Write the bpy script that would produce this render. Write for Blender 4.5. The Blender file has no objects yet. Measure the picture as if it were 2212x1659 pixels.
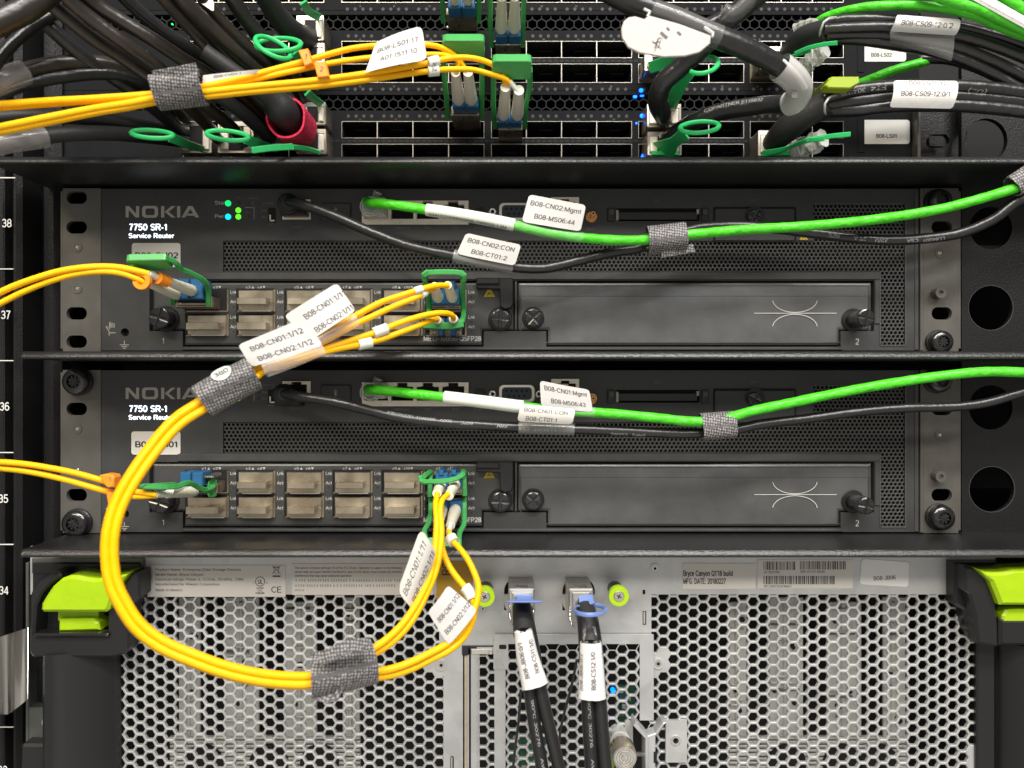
import bpy, math, random
from mathutils import Vector
random.seed(7)
R = math.radians
# ---------------------------------------------------------------- units
# 1 unit of the layout ("px") = 0.25 mm on the router face; x right, y down, d towards the viewer
F = 1597.0; S = 0.00025; CX, CY = 1106.0, 829.5; Z0 = 1.5
scene = bpy.context.scene
# ---------------------------------------------------------------- camera
cam = bpy.data.objects.new('camera', bpy.data.cameras.new('camera'))
scene.collection.objects.link(cam); scene.camera = cam
cam.data.lens = 26.0; cam.data.sensor_width = 36.0
cam.location = (0, -F*S, Z0); cam.rotation_euler = (R(90), 0, 0)
cam.data.clip_start = 0.005; cam.data.clip_end = 50
cam.data.dof.use_dof = True; cam.data.dof.focus_distance = (F-50)*S; cam.data.dof.aperture_fstop = 8.5
# ---------------------------------------------------------------- world and lamps of the aisle
wd = bpy.data.worlds.new('World'); scene.world = wd; wd.use_nodes = True
bg = wd.node_tree.nodes['Background']; bg.inputs['Strength'].default_value = 0.76
def _world(nt):
    # the room round the rack: bright aisle ahead, darker to the sides
    N = nt.nodes; L = nt.links; tc = N.new('ShaderNodeTexCoord'); sp = N.new('ShaderNodeSeparateXYZ'); L.new(tc.outputs['Generated'], sp.inputs[0])
    ab = N.new('ShaderNodeMath'); ab.operation = 'ABSOLUTE'; L.new(sp.outputs['X'], ab.inputs[0])
    cr = N.new('ShaderNodeValToRGB'); L.new(ab.outputs[0], cr.inputs['Fac']); e = cr.color_ramp.elements
    e[0].position = .12; e[0].color = (1.0, .975, .94, 1); e[1].position = .62; e[1].color = (.38, .37, .36, 1)
    c2 = N.new('ShaderNodeValToRGB'); mr = N.new('ShaderNodeMapRange'); mr.inputs['From Min'].default_value = -1; L.new(sp.outputs['Z'], mr.inputs['Value']); L.new(mr.outputs[0], c2.inputs['Fac'])
    f = c2.color_ramp.elements; f[0].position = .25; f[0].color = (1, .98, .93, 1); f[1].position = .75; f[1].color = (.40, .40, .40, 1)   # pale floor, darker ceiling
    mx = N.new('ShaderNodeMix'); mx.data_type = 'RGBA'; mx.blend_type = 'MULTIPLY'; mx.inputs[0].default_value = 1.0; L.new(cr.outputs[0], mx.inputs[6]); L.new(c2.outputs[0], mx.inputs[7]); L.new(mx.outputs[2], bg.inputs['Color'])
_world(wd.node_tree)
def lamp(name, loc, sx, sy, energy, col, aim):
    l = bpy.data.lights.new(name, 'AREA'); l.shape = 'RECTANGLE'; l.size = sx; l.size_y = sy; l.energy = energy; l.color = col
    o = bpy.data.objects.new(name, l); scene.collection.objects.link(o); o.location = loc
    v = Vector(aim)-Vector(loc); o.rotation_euler = v.to_track_quat('-Z', 'Y').to_euler(); return o
lamp('ceiling_lamp', (0.15, -1.02, Z0+1.22), 1.5, .20, 34, (1.0, .965, .92), (0, 0, Z0))
lamp('ceiling_lamp', (0.9, -1.9, Z0+1.3), 1.3, .16, 20, (1.0, .97, .93), (0, 0, Z0))
lamp('ceiling_lamp', (-0.9, -1.7, Z0+1.3), 1.3, .16, 22, (1.0, .88, .68), (0, 0, Z0))
scene.view_settings.view_transform = 'Standard'; scene.view_settings.look = 'None'
scene.view_settings.exposure = 0.12; scene.view_settings.gamma = 1.0
scene.view_settings.use_curve_mapping = False
scene.cycles.max_bounces = 8; scene.cycles.use_denoising = True
# ---------------------------------------------------------------- space helpers
def U(x, y, d):
    k = (F-d)/F
    return (CX+(x-CX)*k, CY+(y-CY)*k, d)
def W(p): return Vector(((p[0]-CX)*S, -p[2]*S, Z0+(CY-p[1])*S))
def K(d): return (F-d)/F
# ---------------------------------------------------------------- materials
def mat(name, col, rough=.5, metal=0., bump=0., bscale=1., var=0., vscale=.05, emit=0., ecol=None, trans=0., alpha=1., coat=0., spec=.5, fn=None, sss=0., dens=2):
    m = bpy.data.materials.new(name); m.use_nodes = True; nt = m.node_tree; N = nt.nodes; L = nt.links
    b = N['Principled BSDF']; c4 = (*col, 1)
    b.inputs['Base Color'].default_value = c4; b.inputs['Roughness'].default_value = rough; b.inputs['Metallic'].default_value = metal
    b.inputs['Specular IOR Level'].default_value = spec
    if coat: b.inputs['Coat Weight'].default_value = coat; b.inputs['Coat Roughness'].default_value = .15
    if trans: b.inputs['Transmission Weight'].default_value = trans
    if alpha < 1: b.inputs['Alpha'].default_value = alpha
    if emit: b.inputs['Emission Color'].default_value = (*(ecol or col), 1); b.inputs['Emission Strength'].default_value = emit
    tc = N.new('ShaderNodeTexCoord')
    if var:
        nz = N.new('ShaderNodeTexNoise'); nz.inputs['Scale'].default_value = vscale/S; nz.inputs['Detail'].default_value = 4; nz.inputs['Roughness'].default_value = .6
        L.new(tc.outputs['Object'], nz.inputs['Vector'])
        mr = N.new('ShaderNodeMapRange'); mr.inputs['From Min'].default_value = .3; mr.inputs['From Max'].default_value = .7
        mr.inputs['To Min'].default_value = 1-var; mr.inputs['To Max'].default_value = 1+var; L.new(nz.outputs['Fac'], mr.inputs['Value'])
        mx = N.new('ShaderNodeVectorMath'); mx.operation = 'SCALE'; mx.inputs[0].default_value = col; L.new(mr.outputs[0], mx.inputs['Scale'])
        L.new(mx.outputs[0], b.inputs['Base Color'])
        mr2 = N.new('ShaderNodeMapRange'); mr2.inputs['From Min'].default_value = .3; mr2.inputs['From Max'].default_value = .7
        mr2.inputs['To Min'].default_value = max(.03, rough-var*.3); mr2.inputs['To Max'].default_value = min(1, rough+var*.3); L.new(nz.outputs['Fac'], mr2.inputs['Value'])
        L.new(mr2.outputs[0], b.inputs['Roughness'])
    if bump:
        nb = N.new('ShaderNodeTexNoise'); nb.inputs['Scale'].default_value = bscale/S; nb.inputs['Detail'].default_value = dens
        L.new(tc.outputs['Object'], nb.inputs['Vector'])
        bp = N.new('ShaderNodeBump'); bp.inputs['Strength'].default_value = bump; bp.inputs['Distance'].default_value = S*1.5/bscale*.5
        L.new(nb.outputs['Fac'], bp.inputs['Height']); L.new(bp.outputs[0], b.inputs['Normal'])
    if fn: fn(nt, b, tc)
    return m
def velcro_fn(nt, b, tc):
    N = nt.nodes; L = nt.links
    mp = N.new('ShaderNodeMapping'); mp.inputs['Scale'].default_value = (1/6.6, 1/7.6, 1); mp.inputs['Rotation'].default_value = (0, 0, R(12)); L.new(tc.outputs['UV'], mp.inputs['Vector'])
    br = N.new('ShaderNodeTexVoronoi'); br.inputs['Scale'].default_value = 1.35; br.inputs['Randomness'].default_value = .28; L.new(mp.outputs[0], br.inputs['Vector'])
    cr = N.new('ShaderNodeValToRGB'); L.new(br.outputs['Distance'], cr.inputs['Fac'])
    e = cr.color_ramp.elements; e[0].position = .12; e[0].color = (.40, .385, .385, 1); e[1].position = .5; e[1].color = (.06, .057, .06, 1)
    L.new(cr.outputs[0], b.inputs['Base Color'])
    bp = N.new('ShaderNodeBump'); bp.invert = True; bp.inputs['Strength'].default_value = .6; bp.inputs['Distance'].default_value = S*2
    L.new(br.outputs['Distance'], bp.inputs['Height']); L.new(bp.outputs[0], b.inputs['Normal'])
def zinc_fn(nt, b, tc):
    N = nt.nodes; L = nt.links
    vo = N.new('ShaderNodeTexVoronoi'); vo.inputs['Scale'].default_value = .028/S; L.new(tc.outputs['Object'], vo.inputs['Vector'])
    nz = N.new('ShaderNodeTexNoise'); nz.inputs['Scale'].default_value = .012/S; nz.inputs['Detail'].default_value = 6; L.new(tc.outputs['Object'], nz.inputs['Vector'])
    ad = N.new('ShaderNodeMath'); ad.operation = 'MULTIPLY_ADD'; ad.inputs[1].default_value = .35; L.new(vo.outputs['Color'], ad.inputs[0]); L.new(nz.outputs['Fac'], ad.inputs[2])
    cr = N.new('ShaderNodeValToRGB'); e = cr.color_ramp.elements; e[0].position = .35; e[0].color = (.46, .47, .47, 1); e[1].position = .95; e[1].color = (.60, .61, .61, 1)
    L.new(ad.outputs[0], cr.inputs['Fac']); L.new(cr.outputs[0], b.inputs['Base Color'])
    mr = N.new('ShaderNodeMapRange'); mr.inputs['To Min'].default_value = .34; mr.inputs['To Max'].default_value = .56; L.new(ad.outputs[0], mr.inputs['Value']); L.new(mr.outputs[0], b.inputs['Roughness'])
def brushed_fn(nt, b, tc):
    N = nt.nodes; L = nt.links
    nz = N.new('ShaderNodeTexNoise'); nz.inputs['Scale'].default_value = .022/S; nz.inputs['Detail'].default_value = 5; L.new(tc.outputs['Object'], nz.inputs['Vector'])
    cr = N.new('ShaderNodeValToRGB'); e = cr.color_ramp.elements; e[0].position = .3; e[0].color = (.33, .28, .205, 1); e[1].position = .75; e[1].color = (.64, .565, .44, 1)
    L.new(nz.outputs['Fac'], cr.inputs['Fac']); L.new(cr.outputs[0], b.inputs['Base Color'])
    mr = N.new('ShaderNodeMapRange'); mr.inputs['To Min'].default_value = .16; mr.inputs['To Max'].default_value = .42; L.new(nz.outputs['Fac'], mr.inputs['Value']); L.new(mr.outputs[0], b.inputs['Roughness'])
M = dict(
 powder=mat('black_powder_coat', (.012, .012, .013), .33, 0, .4, .30, spec=.7, dens=2),
 rack=mat('rack_black_paint', (.009, .009, .0095), .42, 0, .35, .3, spec=.35),
 dark=mat('interior_black', (.006, .006, .007), .8),
 face=mat('router_dark_grey', (.044, .045, .046), .42, .1, .25, .45, .18, .012, spec=.5),
 module=mat('module_dark_grey', (.060, .061, .060), .34, .2, .3, .6, .12, .02, spec=.6),
 coverm=mat('cover_dark_grey', (.098, .101, .103), .34, .3, .5, 1.0, .16, .012, spec=.6),
 mesh=mat('grille_grey_metal', (.115, .115, .115), .35, .5),
 ear=mat('ear_grey_metal', (.125, .12, .108), .42, .45, .12, .4, .10, .02),
 swf=mat('switch_dark_face', (.011, .0115, .013), .62, 0, .15, .4, .12, .03, spec=.06),
 swmesh=mat('switch_vent', (.016, .017, .019), .5, 0, spec=.15),
 edge=mat('port_edge_metal', (.72, .68, .62), .28, .9),
 portedge=mat('port_frame_metal', (.42, .40, .36), .3, .9),
 silver=mat('plated_shell', (.55, .52, .46), .3, .85, fn=brushed_fn),
 chrome=mat('bright_steel', (.72, .71, .69), .2, 1.0, .2, .06),
 beige=mat('connector_shell_metal', (.90, .82, .70), .36, .35, var=.08, vscale=.06),
 zinc=mat('galvanised_steel', (.6, .6, .6), .42, .55, .08, .3, fn=zinc_fn),
 zincin=mat('inner_steel', (.52, .52, .49), .5, .35, var=.12, vscale=.015),
 black=mat('black_plastic', (.014, .014, .015), .34, 0, .1, .3),
 blackgl=mat('black_gloss', (.010, .010, .011), .22, 0, coat=.35, spec=.7),
 portb=mat('serial_port_face', (.045, .06, .075), .5),
 cable=mat('black_cable_jacket', (.016, .016, .017), .30, 0, .12, .05, spec=.55),
 cablem=mat('black_matte_sleeve', (.020, .020, .021), .55, 0, .25, .25),
 cablew=mat('dusty_cable_jacket', (.026, .021, .017), .32, 0, .1, .05, spec=.6),
 yellow=mat('yellow_jacket', (1.0, .52, .0), .46, 0, .06, .05, spec=.28, var=.05, vscale=.008),
 green=mat('green_jacket', (.075, .62, .022), .36, 0, .35, .045, spec=.4),
 bail=mat('green_bail_plastic', (.055, .34, .085), .38, 0, var=.06, vscale=.03),
 tab=mat('green_pull_tab', (.03, .50, .14), .34),
 lime=mat('lime_latch_plastic', (.36, .57, .004), .36, 0, .10, .2, var=.05, vscale=.03),
 limed=mat('olive_lime_tab', (.30, .40, .01), .4),
 blue=mat('blue_connector', (.02, .115, .26), .32),
 bluep=mat('pale_blue_tab', (.17, .26, .60), .38, trans=.1),
 boot=mat('ivory_boot', (.76, .73, .60), .42),
 flagm=mat('thin_flag_paper', (.52, .475, .455), .4, 0, var=.05, vscale=.01),
 white=mat('white_label_paper', (.78, .77, .76), .42, 0, .05, .03, var=.03, vscale=.01),
 whites=mat('white_sleeve', (.74, .78, .70), .38),
 sticker=mat('asset_sticker', (.62, .60, .56), .45, var=.03, vscale=.02),
 orange=mat('orange_marker', (.98, .30, .02), .38),
 ochre=mat('ochre_tag', (.42, .24, .015), .45),
 ink=mat('label_ink', (.10, .09, .10), .6),
 inkb=mat('black_ink', (.015, .015, .015), .6),
 inkw=mat('white_print', (.52, .52, .50), .5),
 inkg=mat('grey_print', (.42, .40, .36), .45),
 inkp=mat('small_grey_print', (.14, .135, .13), .5),
 inkd=mat('dim_print', (.10, .10, .10), .5),
 inkc=mat('cable_print', (.30, .30, .30), .5),
 dot=mat('unlit_lens', (.05, .051, .053), .5, spec=.2),
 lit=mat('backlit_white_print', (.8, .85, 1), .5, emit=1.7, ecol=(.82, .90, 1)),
 ledg=mat('green_lamp', (0, .7, .2), .4, emit=1.15, ecol=(.0, 1, .20)),
 ledl=mat('lime_lamp', (.1, .8, .0), .4, emit=1.6, ecol=(.10, 1, .02)),
 ledc=mat('cyan_lamp', (0, .6, .9), .4, emit=1.3, ecol=(.0, .72, 1)),
 ledb=mat('blue_lamp', (0, .1, .9), .4, emit=6.0, ecol=(.0, .09, 1)),
 gold=mat('gold_plating', (.72, .38, .16), .25, .9),
 amber=mat('warning_yellow', (.78, .56, .02), .5),
 clear=mat('clear_plastic', (.76, .78, .74), .14, 0, alpha=.55, spec=.9, coat=.6),
 tape=mat('clear_tape', (.9, .9, .9), .10, 0, alpha=.10, spec=1.0, coat=1.0),
 tapew=mat('frosted_tape', (.80, .77, .77), .18, 0, alpha=.26, spec=1.0, coat=.8),
 tagw=mat('milky_tag', (.82, .80, .79), .25, 0, alpha=.6, spec=.8),
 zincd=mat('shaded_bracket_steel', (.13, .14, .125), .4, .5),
 velcro=mat('woven_strap_grey', (.2, .2, .2), .55, fn=velcro_fn),
 pink=mat('crimson_strap', (.62, .02, .07), .85, 0, 1.0, .22, var=.25, vscale=.12),
 pcb=mat('green_circuit_board', (.015, .10, .06), .4, 0, var=.4, vscale=.08),
 steel=mat('screw_steel', (.6, .58, .54), .3, .9),
 stone=mat('beige_strip', (.42, .36, .28), .5, var=.1, vscale=.1),
 white2=mat('unit_number_paint', (.72, .72, .70), .5),
)
# ---------------------------------------------------------------- mesh builder
def inset(poly, c):
    n = len(poly); area = sum(poly[i][0]*poly[(i+1) % n][1]-poly[(i+1) % n][0]*poly[i][1] for i in range(n)); sg = 1 if area > 0 else -1
    out = []
    for i in range(n):
        p0, p1, p2 = poly[i-1], poly[i], poly[(i+1) % n]
        a = (p1[0]-p0[0], p1[1]-p0[1]); b = (p2[0]-p1[0], p2[1]-p1[1])
        la = math.hypot(*a) or 1; lb = math.hypot(*b) or 1
        na = (-a[1]/la*sg, a[0]/la*sg); nb = (-b[1]/lb*sg, b[0]/lb*sg)
        m = (na[0]+nb[0], na[1]+nb[1]); q = m[0]*m[0]+m[1]*m[1]
        k = 2*c/q if q > .3 else c
        out.append((p1[0]+m[0]*k, p1[1]+m[1]*k))
    return out
def rr(x0, x1, y0, y1, r, n=4):
    r = min(r, (x1-x0)/2-.01, (y1-y0)/2-.01)
    if r <= .02: return [(x0, y0), (x1, y0), (x1, y1), (x0, y1)]
    out = []
    for cx, cy, a0 in ((x1-r, y0+r, -90), (x1-r, y1-r, 0), (x0+r, y1-r, 90), (x0+r, y0+r, 180)):
        for i in range(n+1):
            a = R(a0+90*i/n); out.append((cx+r*math.cos(a), cy+r*math.sin(a)))
    return out
def circ(cx, cy, r, n=24, a0=0): return [(cx+r*math.cos(R(a0)+2*math.pi*i/n), cy+r*math.sin(R(a0)+2*math.pi*i/n)) for i in range(n)]
class MB:
    def __init__(s): s.v = []; s.f = []; s.m = []; s.sm = []; s.mats = []; s.uv = []
    def mi(s, m):
        m = M[m] if isinstance(m, str) else m
        if m not in s.mats: s.mats.append(m)
        return s.mats.index(m)
    def add(s, vs, fs, m, smooth=False, uv=None):
        o = len(s.v); k = s.mi(m); s.v += [tuple(p) for p in vs]
        s.uv += list(uv) if uv else [(p[0], p[1]) for p in vs]
        for f in fs: s.f.append([i+o for i in f]); s.m.append(k); s.sm.append(smooth)
        return s
    # prism of a polygon seen from the front: coordinates are as measured on the face at depth d1
    def prism(s, poly, d0, d1, m, c=0, app=True, back=False, cap=True, smooth=False, cd=None):
        if app: poly = [U(x, y, d1)[:2] for x, y in poly]
        n = len(poly); rings = [(poly, d0)]
        if c > 0: rings += [(poly, d1-(cd or c)), (inset(poly, c), d1)]
        else: rings += [(poly, d1)]
        vs = [(x, y, d) for pl, d in rings for x, y in pl]; fs = []
        for k in range(len(rings)-1):
            for i in range(n): j = (i+1) % n; fs.append([k*n+i, k*n+j, (k+1)*n+j, (k+1)*n+i])
        s.add(vs, fs, m, smooth)
        t = len(rings)-1
        if cap: s.add([vs[t*n+i] for i in range(n)], [list(range(n))], m)
        if back: s.add([vs[i] for i in range(n)], [list(range(n))[::-1]], m)
        return s
    def rect(s, x0, x1, y0, y1, d0, d1, m, r=0, c=0, **k): return s.prism(rr(x0, x1, y0, y1, r), d0, d1, m, c, **k)
    def cyl(s, x, y, r, d0, d1, m, c=0, n=24, **k): return s.prism(circ(x, y, r, n), d0, d1, m, c, **k)
    def quad(s, ps, m): return s.add(ps, [list(range(len(ps)))], m)
    def ring(s, x, y, r0, r1, d0, d1, m, n=28, app=True):
        if app: x, y, _ = U(x, y, d1); r0 *= K(d1); r1 *= K(d1)
        vs = []; fs = []
        for i in range(n):
            a = 2*math.pi*i/n; c, q = math.cos(a), math.sin(a)
            vs += [(x+r0*c, y+r0*q, d1), (x+r1*c, y+r1*q, d1), (x+r1*c, y+r1*q, d0), (x+r0*c, y+r0*q, d0)]
        for i in range(n):
            j = (i+1) % n
            for a, b in ((0, 1), (1, 2), (3, 0)): fs.append([4*i+a, 4*i+b, 4*j+b, 4*j+a])
        return s.add(vs, fs, m)
    # plate with rectangular or rounded holes
    def plate(s, rect, holes, d0, d1, m, app=True):
        k = K(d1) if app else 1
        cv = (lambda x, y: U(x, y, d1)[:2]) if app else (lambda x, y: (x, y))
        X0, Y0 = cv(rect[0], rect[2]); X1, Y1 = cv(rect[1], rect[3]); H = []
        for h in holes:
            a, b = cv(h[0], h[2]); c, e = cv(h[1], h[3]); H.append((a, c, b, e, (h[4] if len(h) > 4 else 0)*k))
        xs = sorted({X0, X1, *[q for h in H for q in h[:2] if X0 < q < X1]}); ys = sorted({Y0, Y1, *[q for h in H for q in h[2:4] if Y0 < q < Y1]})
        nx, ny = len(xs)-1, len(ys)-1; st = [[1]*ny for _ in range(nx)]
        for i in range(nx):
            for j in range(ny):
                cx, cy = (xs[i]+xs[i+1])/2, (ys[j]+ys[j+1])/2
                for h in H:
                    if h[0] < cx < h[1] and h[2] < cy < h[3]: st[i][j] = 2 if h[4] > 0 and st[i][j] != 0 else 0
        for i in range(nx):
            for j in range(ny):
                if st[i][j] != 1: continue
                a, b, c, e = xs[i], xs[i+1], ys[j], ys[j+1]
                s.add([(a, c, d1), (b, c, d1), (b, e, d1), (a, e, d1)], [[0, 1, 2, 3]], m)
                for di, dj, p, q in ((-1, 0, (a, c), (a, e)), (1, 0, (b, c), (b, e)), (0, -1, (a, c), (b, c)), (0, 1, (a, e), (b, e))):
                    ii, jj = i+di, j+dj
                    if not (0 <= ii < nx and 0 <= jj < ny) or st[ii][jj] == 0:
                        s.add([(*p, d1), (*q, d1), (*q, d0), (*p, d0)], [[0, 1, 2, 3]], m)
        for h in H:
            if h[4] <= 0: continue
            x0, x1, y0, y1, r = h; r = min(r, (x1-x0)/2, (y1-y0)/2); n = 8
            pl = rr(x0, x1, y0, y1, r, n); cor = ((x1, y0), (x1, y1), (x0, y1), (x0, y0))
            for q in range(4):
                arc = pl[q*(n+1):(q+1)*(n+1)]
                for i in range(n): s.add([(*cor[q], d1), (*arc[i], d1), (*arc[i+1], d1)], [[0, 1, 2]], m)
            N = len(pl)
            s.add([(*p, d1) for p in pl]+[(*p, d0) for p in pl], [[i, (i+1) % N, N+(i+1) % N, N+i] for i in range(N)], m, True)
        return s
    # honeycomb sheet
    def honey(s, test, box, pitch, hole, d0, d1, m, flat=True, c=.8, solid=None):
        x0, x1, y0, y1 = box; dx = pitch*.8660254; k = 0
        cols = int(((x1-x0) if flat else (y1-y0))/dx)+2
        rows = int(((y1-y0) if flat else (x1-x0))/pitch)+2
        a0 = 0 if flat else 30
        dirs = [(math.cos(R(a0+60*i)), math.sin(R(a0+60*i))) for i in range(6)]
        Ro = pitch/math.sqrt(3); Ri = Ro*hole; Rc = Ri+c
        for i in range(cols):
            for j in range(rows):
                if flat: x = x0+i*dx; y = y0+(j+.5*(i % 2))*pitch
                else: y = y0+i*dx; x = x0+(j+.5*(i % 2))*pitch
                if not test(x, y): continue
                if solid and solid(x, y):
                    s.add([(x+Ro*a, y+Ro*b, d1) for a, b in dirs], [[0, 1, 2, 3, 4, 5]], m); continue
                vs = []
                for rad, d in ((Ro, d1), (Rc, d1), (Ri, d1-c), (Ri, d0)): vs += [(x+rad*a, y+rad*b, d) for a, b in dirs]
                fs = [[q*6+t, q*6+(t+1) % 6, (q+1)*6+(t+1) % 6, (q+1)*6+t] for q in range(3) for t in range(6)]
                s.add(vs, fs, m)
        return s
    def sweep(s, path, m, prof, smooth=True, caps=True, u0=0):
        """prof(i,t)-> list of (n,b) offsets in the frame (n faces the viewer)"""
        P, T, Nn, B, Ls = path.P, path.T, path.N, path.B, path.L
        n = len(P); vs = []; uv = []; k = None
        for i in range(n):
            pr = prof(i, Ls[i]/max(Ls[-1], 1e-6)); k = len(pr); acc = 0
            for q, (a, b) in enumerate(pr):
                if q: acc += math.hypot(a-pr[q-1][0], b-pr[q-1][1])
                vs.append(tuple(P[i]+Nn[i]*a+B[i]*b))
                uv.append((u0+Ls[i], acc))
        fs = [[i*k+q, i*k+(q+1) % k, (i+1)*k+(q+1) % k, (i+1)*k+q] for i in range(n-1) for q in range(k)]
        s.add(vs, fs, m, smooth, uv)
        if caps:
            s.add([vs[q] for q in range(k)], [list(range(k))], m); s.add([vs[(n-1)*k+q] for q in range(k)], [list(range(k))], m)
        return s
    def tube(s, pts, w, m, n=12, app=True, step=10, caps=True, lump=0):
        """round cable through measured points (x, y, d); w = apparent width or list of (t, w)"""
        path = pts if isinstance(pts, Path) else Path(pts, app, step)
        def rad(i, t):
            ww = w if not isinstance(w, (list, tuple)) else interp(w, t)
            r = ww/2*(K(path.P[i][2]) if app else 1)
            return r*(1+lump*math.sin(path.L[i]*.13+math.sin(path.L[i]*.05)*2)) if lump else r
        s.sweep(path, m, lambda i, t: [(rad(i, t)*math.cos(2*math.pi*q/n), rad(i, t)*math.sin(2*math.pi*q/n)) for q in range(n)], caps=caps)
        return path
    def bar(s, pts, wn, wb, m, app=True, step=8, smooth=False, ch=1.2, up=None):
        """flat bar: wn = size along the viewer-facing normal, wb = size across"""
        path = pts if isinstance(pts, Path) else Path(pts, app, step, up)
        def pr(i, t):
            a = (wn if not isinstance(wn, (list, tuple)) else interp(wn, t))/2; b = (wb if not isinstance(wb, (list, tuple)) else interp(wb, t))/2
            c = min(ch, a*.6, b*.6)
            return [(a, -b+c), (a, b-c), (a-c, b), (-a+c, b), (-a, b-c), (-a, -b+c), (-a+c, -b), (a-c, -b)]
        s.sweep(path, m, pr, smooth); return path
    def build(s, name, parent=None, origin=None, shade=True):
        vs = [W(p) for p in s.v]
        if parent is not None: org = ORG[parent.name]
        elif origin is not None: org = W(origin)
        else:
            if vs:
                xs = [v.x for v in vs]; ys = [v.y for v in vs]; zs = [v.z for v in vs]
                org = Vector(((min(xs)+max(xs))/2, (min(ys)+max(ys))/2, min(zs)))
            else: org = Vector((0, 0, 0))
        me = bpy.data.meshes.new(name); me.from_pydata([v-org for v in vs], [], s.f)
        for m in s.mats: me.materials.append(m)
        me.polygons.foreach_set('material_index', s.m); me.polygons.foreach_set('use_smooth', s.sm)
        ul = me.uv_layers.new(name='UVMap'); li = [0]*len(me.loops); me.loops.foreach_get('vertex_index', li)
        flat = []
        for i in li: flat += s.uv[i]
        ul.data.foreach_set('uv', flat); me.update()
        o = bpy.data.objects.new(name, me); scene.collection.objects.link(o)
        if parent is not None: o.parent = parent; ORG[o.name] = org
        else: o.location = org; ORG[o.name] = org
        return o
ORG = {}
def sum_len(pr):
    k = len(pr); return sum(math.hypot(pr[i][0]-pr[i-1][0], pr[i][1]-pr[i-1][1]) for i in range(k))
def interp(tab, t):
    if t <= tab[0][0]: return tab[0][1]
    for (a, x), (b, y) in zip(tab, tab[1:]):
        if t <= b: return x+(y-x)*(t-a)/max(b-a, 1e-9)
    return tab[-1][1]
class Path:
    def __init__(s, pts, app=True, step=10, up=None):
        q = [Vector(U(*p)) if app else Vector(p) for p in pts]; P = []
        for i in range(len(q)-1):
            p0 = q[max(i-1, 0)]; p1 = q[i]; p2 = q[i+1]; p3 = q[min(i+2, len(q)-1)]
            # centripetal-ish Catmull-Rom
            L = (p2-p1).length; n = max(1, int(L/step))
            l0 = max((p1-p0).length, 1e-3); l2 = max((p3-p2).length, 1e-3)
            m1 = ((p2-p1)/max(L, 1e-3)+(p1-p0)/l0)*.5*L if i > 0 else (p2-p1)
            m2 = ((p3-p2)/l2+(p2-p1)/max(L, 1e-3))*.5*L if i < len(q)-2 else (p2-p1)
            for k in range(n):
                t = k/n; t2 = t*t; t3 = t2*t
                P.append(p1*(2*t3-3*t2+1)+m1*(t3-2*t2+t)+p2*(-2*t3+3*t2)+m2*(t3-t2))
        P.append(q[-1]); s.P = P; n = len(P)
        s.T = [(P[min(i+1, n-1)]-P[max(i-1, 0)]).normalized() for i in range(n)]
        s.N = []; s.B = []; s.L = [0]
        prev = None
        for i in range(n):
            u = Vector(up) if up else Vector((CX-P[i][0], CY-P[i][1], F-P[i][2])).normalized(); t = s.T[i]; v = u-t*u.dot(t)
            if v.length < .35 and prev is not None: v = prev-t*prev.dot(t)
            elif v.length < .05: v = Vector((0, -1, 0))-t*Vector((0, -1, 0)).dot(t)
            elif v.length < .6 and prev is not None: w = prev-t*prev.dot(t); v = v.normalized()*.3+w.normalized()*.7
            v.normalize(); prev = v; s.N.append(v); s.B.append(t.cross(v).normalized())
            if i: s.L.append(s.L[-1]+(P[i]-P[i-1]).length)
    def at(s, l):
        l = max(0, min(l, s.L[-1]))
        import bisect
        i = max(0, min(bisect.bisect_right(s.L, l)-1, len(s.P)-2)); t = (l-s.L[i])/max(s.L[i+1]-s.L[i], 1e-6)
        f = lambda A: A[i]*(1-t)+A[i+1]*t
        return f(s.P), f(s.N).normalized(), f(s.B).normalized(), f(s.T).normalized()
    def near(s, x, y):
        """arc length where the path is seen nearest to the picture point"""
        best = None
        for i, p in enumerate(s.P):
            k = K(p[2]); e = math.hypot(CX+(p[0]-CX)/k-x, CY+(p[1]-CY)/k-y)
            if best is None or e < best[0]: best = (e, s.L[i])
        return best[1]
    def sub(s, a, b, step=6):
        n = max(2, int(abs(b-a)/step)); return Path([tuple(s.at(a+(b-a)*i/n)[0]) for i in range(n+1)], False, 1e9)
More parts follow.
